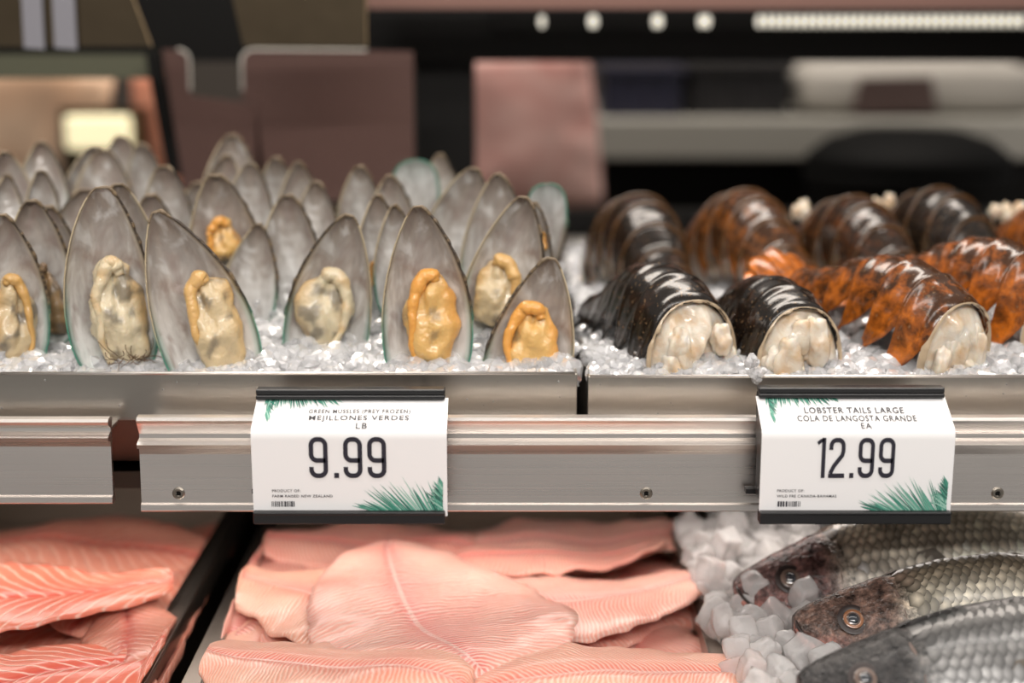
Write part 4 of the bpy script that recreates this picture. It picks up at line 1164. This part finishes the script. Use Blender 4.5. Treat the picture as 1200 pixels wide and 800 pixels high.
def fish(label, sx, sy, z, yaw, L, elev, tone, seed, roll=0):
    p0 = at_z(sx, sy, z)
    d = Vector((0, math.sin(R(elev)), math.cos(R(elev)))); nrm = Vector((0, -math.cos(R(elev)), math.sin(R(elev))))
    rot = Matrix.Rotation(R(yaw), 3, 'Z') @ Matrix((Vector((1, 0, 0)), -nrm, d)).transposed()
    if roll: rot = Matrix.Rotation(R(roll), 3, 'Y') @ rot
    root = empty('whole_fish', p0, rot); tag(root, label, 'fish', 'whole fish laid side by side on ice')
    S = [0, .012, .04, .08, .13, .20, .30, .42, .55, .70, .82, .90, .95, 1.0]
    HT = [.024, .036, .052, .070, .090, .116, .146, .166, .160, .118, .070, .048, .046, .048]
    HB = [-.020, -.044, -.070, -.088, -.102, -.118, -.135, -.145, -.132, -.095, -.060, -.045, -.044, -.046]
    TH = [.014, .020, .030, .042, .054, .066, .076, .078, .070, .050, .030, .018, .012, .006]
    def prof(s): return interp(s, S, HT) * L, interp(s, S, HB) * L, interp(s, S, TH) * L
    dk, md, lt, hd = tone
    def pos(s, a):                      # a: 0 dorsal, pi/2 visible flank, pi belly
        ht, hb, t = prof(s); c = math.cos(a)
        z = (ht if c > 0 else -hb) * math.copysign(abs(c) ** .9, c)
        y = -t * math.copysign(abs(math.sin(a)) ** .8, math.sin(a))
        return Vector((s * L, y, z))
    def colour(s, a, h):
        v = (1 - math.cos(a)) / 2
        c = [lerp(x, y, smooth(.12, .42, v)) for x, y in zip(dk, md)]; c = [lerp(x, y, smooth(.35, .7, v)) for x, y in zip(c, lt)]
        k = smooth(.24, .17, s) if False else 1 - smooth(.17, .25, s)
        c = [lerp(x, y, k) for x, y in zip(c, hd)]
        if s < .23: c = [q * lerp(.45, 1.7, .5 + .5 * N(s * 70, v * 16, seed) + .3 * N(s * 200, v * 45, seed)) for q in c]
        if s < .10 and v > .62: c = [lerp(x, y, .55 * smooth(.62, .85, v)) for x, y in zip(c, (.42, .13, .10))]
        return c
    V, C = [], []; ns, na = 70, 44
    for i in range(ns):
        s = (i / (ns - 1)) ** 1.25
        for j in range(na):
            a = 2 * math.pi * j / na; p = pos(s, a)
            if s < .22:
                p.y += .0010 * N(p.x * 220, p.z * 220, seed) 
                # gill cover ridge
                zz = p.z / L; g = s - (.205 - .9 * (zz + .01) ** 2 * 3)
                p.y += -.0022 * smooth(-.03, -.004, g) * (1 - smooth(-.004, .006, g)) * (1 if p.y < 0 else 0)
                if s < .035: p.y += .002 * math.exp(-((zz + .018 + s * .5) / .005) ** 2) * (1 if p.y < 0 else 0)
            V.append(p); C.append(colour(s, a if a <= math.pi else 2 * math.pi - a, 0))
    f = grid_faces(na, ns, wrap=True, flip=True); f += [tuple(range(na)), tuple(range((ns - 1) * na, ns * na))[::-1]]
    body = link('body', mesh('body', V, f, M_FISH, vcol=C), root)
    # overlapping scales on the visible flank
    VV, FF, CC = [], [], []; r2 = random.Random(seed)
    rows = 18; per = 38
    for r_ in range(rows):
        a = lerp(.10, .86, r_ / (rows - 1)) * math.pi
        for k in range(per):
            s = lerp(.20, .93, (k + (.5 if r_ % 2 else 0)) / per)
            ht, hb, t = prof(s)
            zz = (pos(s, a).z) / L
            if s < .232 - .9 * (zz + .01) ** 2 * 3: continue
            p = pos(s, a); px_ = (pos(s + .01, a) - pos(s - .01, a)).normalized(); pa = (pos(s, a + .03) - pos(s, a - .03)).normalized()
            n_ = px_.cross(pa); n_ = n_ if n_.y < 0 else -n_; n_.normalize()
            hw = (ht - hb) / rows * 1.15 * (.6 + .55 * math.sin(a)); ln = .73 * L / per * 1.5
            n_ = (n_ + Vector((r2.uniform(-.2, .2), 0, r2.uniform(-.2, .2)))).normalized(); p = p + px_ * r2.uniform(-.0008, .0008) + pa * r2.uniform(-.0006, .0006)
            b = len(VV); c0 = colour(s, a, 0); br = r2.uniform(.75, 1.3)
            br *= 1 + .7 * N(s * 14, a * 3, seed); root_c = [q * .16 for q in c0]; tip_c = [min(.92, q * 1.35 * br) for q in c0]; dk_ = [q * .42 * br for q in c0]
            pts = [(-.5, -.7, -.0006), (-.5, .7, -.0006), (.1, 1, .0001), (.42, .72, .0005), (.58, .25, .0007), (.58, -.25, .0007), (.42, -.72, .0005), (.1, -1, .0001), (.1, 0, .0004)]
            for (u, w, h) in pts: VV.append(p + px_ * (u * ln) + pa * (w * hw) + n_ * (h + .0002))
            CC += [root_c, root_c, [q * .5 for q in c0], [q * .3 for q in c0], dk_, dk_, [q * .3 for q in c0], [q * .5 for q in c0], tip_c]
            for q in range(8): FF.append((b + q, b + (q + 1) % 8, b + 8))
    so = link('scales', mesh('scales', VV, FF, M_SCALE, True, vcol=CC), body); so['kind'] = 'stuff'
    # eye
    ep = pos(.118, math.pi * .40); ep.z = .012 * L / .25 * 1.0; ep = Vector((.106 * L, -prof(.106)[2] * .90, -.0005))
    er = .0062 * L / .25
    V = [ep + Vector((q.x, q.y * .55, q.z)) * er for q in ICO3[0]]
    eo = link('eye', mesh('eye', V, ICO3[1], M_EYE[0]), root)
    def ring(name, r0, r1, y, mat, h=.0004):
        v = []; n = 28
        for r_, dy in ((r0, y), ((r0 + r1) / 2, y - h), (r1, y)):
            for k in range(n): v.append(ep + Vector((math.cos(2*math.pi*k/n) * r_, dy, math.sin(2*math.pi*k/n) * r_)))
        return link(name, mesh(name, v, grid_faces(n, 3, wrap=True), mat), eo)
    ring('iris', er * .50, er * .80, -er * .44, M_EYE[1] if seed == 2 else M_EYE[4]); ring('socket', er * .80, er * 1.25, -er * .30, M_EYE[3], .0004)
    V = [ep + Vector((q.x * .46, q.y * .2 - .42, q.z * .46)) * er for q in ICO2[0]]; link('pupil', mesh('pupil', V, ICO2[1], M_EYE[2]), eo)
    # mouth: dark slit with a reddish lower jaw below it
    def ysurf(s, z):
        ht, hb, t = prof(s); h = ht if z > 0 else -hb
        return -t * max(0, 1 - min(1, abs(z) / h) ** 2.2) ** .40
    line = [(.004, .006), (.006, -.006), (.012, -.020), (.022, -.034), (.036, -.046), (.050, -.052)]
    m = MB(); m.tube([Vector((s * L - .0006, ysurf(s, z * L) - .0003, z * L)) for s, z in line], [.0006, .0009, .0010, .0010, .0008, .0004], 8); m.build('mouth_slit', M_EYE[3], root, True)
    m = MB(); m.tube([Vector((s * L - .0004, ysurf(s, z * L) + .0006, z * L)) for s, z in [(.004, -.010), (.012, -.030), (.026, -.048), (.042, -.058), (.056, -.062)]], [.0008, .0018, .0022, .0018, .0006], 8); m.build('lower_lip', M_LIP, root, True)
    # gill cover edge
    gp = [Vector(((.205 - 2.7 * (z + .01) ** 2) * L, 0, z * L)) for z in np.linspace(-.095, .075, 16)]
    m = MB(); m.tube([Vector((q.x, ysurf(q.x / L, q.z) - .0002, q.z)) for q in gp], [.0003] + [.0010] * 14 + [.0003], 8); m.build('gill_edge', M_GILL, root, True)
    # fins
    def fin(name, pts, rays, mat):
        V, Fc = [], []
        for k, (a, b) in enumerate(pts):
            V += [a, b]
        Fc = [(2*k, 2*k+1, 2*k+3, 2*k+2) for k in range(len(pts) - 1)]
        o = link(name, mesh(name, V, Fc, mat), root); md = o.modifiers.new('t', 'SOLIDIFY'); md.thickness = .0008; md.offset = 0
        return o
    dp = []
    for k in range(34):
        s = lerp(.28, .86, k / 33); ht = prof(s)[0]; h = L * (.022 + .018 * math.sin(math.pi * k / 33)) * (1 if k % 2 else .78)
        dp.append((Vector((s * L, 0, ht - .001)), Vector((s * L + .010, .001, ht + h * .4))))
    fin('dorsal_fin', dp, 0, M_FIN)
    dp = []
    for k in range(15):
        t = k / 14; z_ = lerp(-.045, .047, t) * L; dp.append((Vector((.985 * L, 0, z_)), Vector((L * 1.16, .002 * math.sin(k), z_ * 1.9))))
    fin('tail_fin', dp, 0, M_FIN)
    dp = []
    for k in range(10):
        t = k / 9; z_ = lerp(-.022, .002, t) * L; dp.append((Vector((.235 * L, -prof(.235)[2] * .97, z_)), Vector((L * (.40 + .03 * math.sin(t * 3)), -prof(.38)[2] * 1.04, z_ * 1.0 - .05 * L + .075 * L * t))))
    fin('pectoral_fin', dp, 0, M_FIN)
    dp = []
    for k in range(12):
        s = lerp(.60, .84, k / 11); hb = prof(s)[1]; dp.append((Vector((s * L, 0, hb + .001)), Vector((s * L + .012, 0, hb - .015 * (1 if k % 2 else .8)))))
    fin('anal_fin', dp, 0, M_FIN)
    return root
M_FISH = vcolmat('fish_skin', .27, 1.0, 0, .08, .32, 420, mottle=True)
M_SCALE = vcolmat('fish_scales', .30, 0, 0, .2, .6)
M_EYE = [plain('eye_white', (.10, .075, .065), .1, Coat_Weight=.6), plain('eye_iris', (.26, .11, .05), .2, Coat_Weight=.6), plain('eye_pupil', (.030, .034, .040), .08, Coat_Weight=1.), plain('eye_socket', (.028, .018, .016), .4), plain('eye_iris_dull', (.15, .105, .085), .2, Coat_Weight=.4)]
M_GILL = plain('gill_edge', (.16, .11, .09), .35)
M_LIP = plain('fish_lip', (.36, .15, .12), .3)
M_FIN = plain('fish_fin', (.10, .085, .07), .4)
T_A = ((.28, .23, .16), (.56, .50, .40), (.76, .72, .65), (.12, .065, .06))
T_B = ((.13, .105, .075), (.42, .38, .30), (.64, .61, .56), (.12, .075, .06))
T_C = ((.025, .024, .024), (.16, .155, .15), (.55, .55, .55), (.022, .020, .020))
fish('warm silver fish lying at the back under the rail end', 1080, 632, .868, 3, .26, 48, T_A, 4)
fish('pale silver fish with purplish head behind the other two heads', 861, 694, .868, 5, .28, 46, T_A, 1, roll=-3)
fish('olive silver fish with orange eye between its two neighbours', 930, 734, .872, 1, .27, 46, T_B, 2, roll=2.5)
fish('dark grey fish with black head in front of the orange eyed one', 936, 806, .876, 3, .27, 46, T_C, 3, roll=1.5)
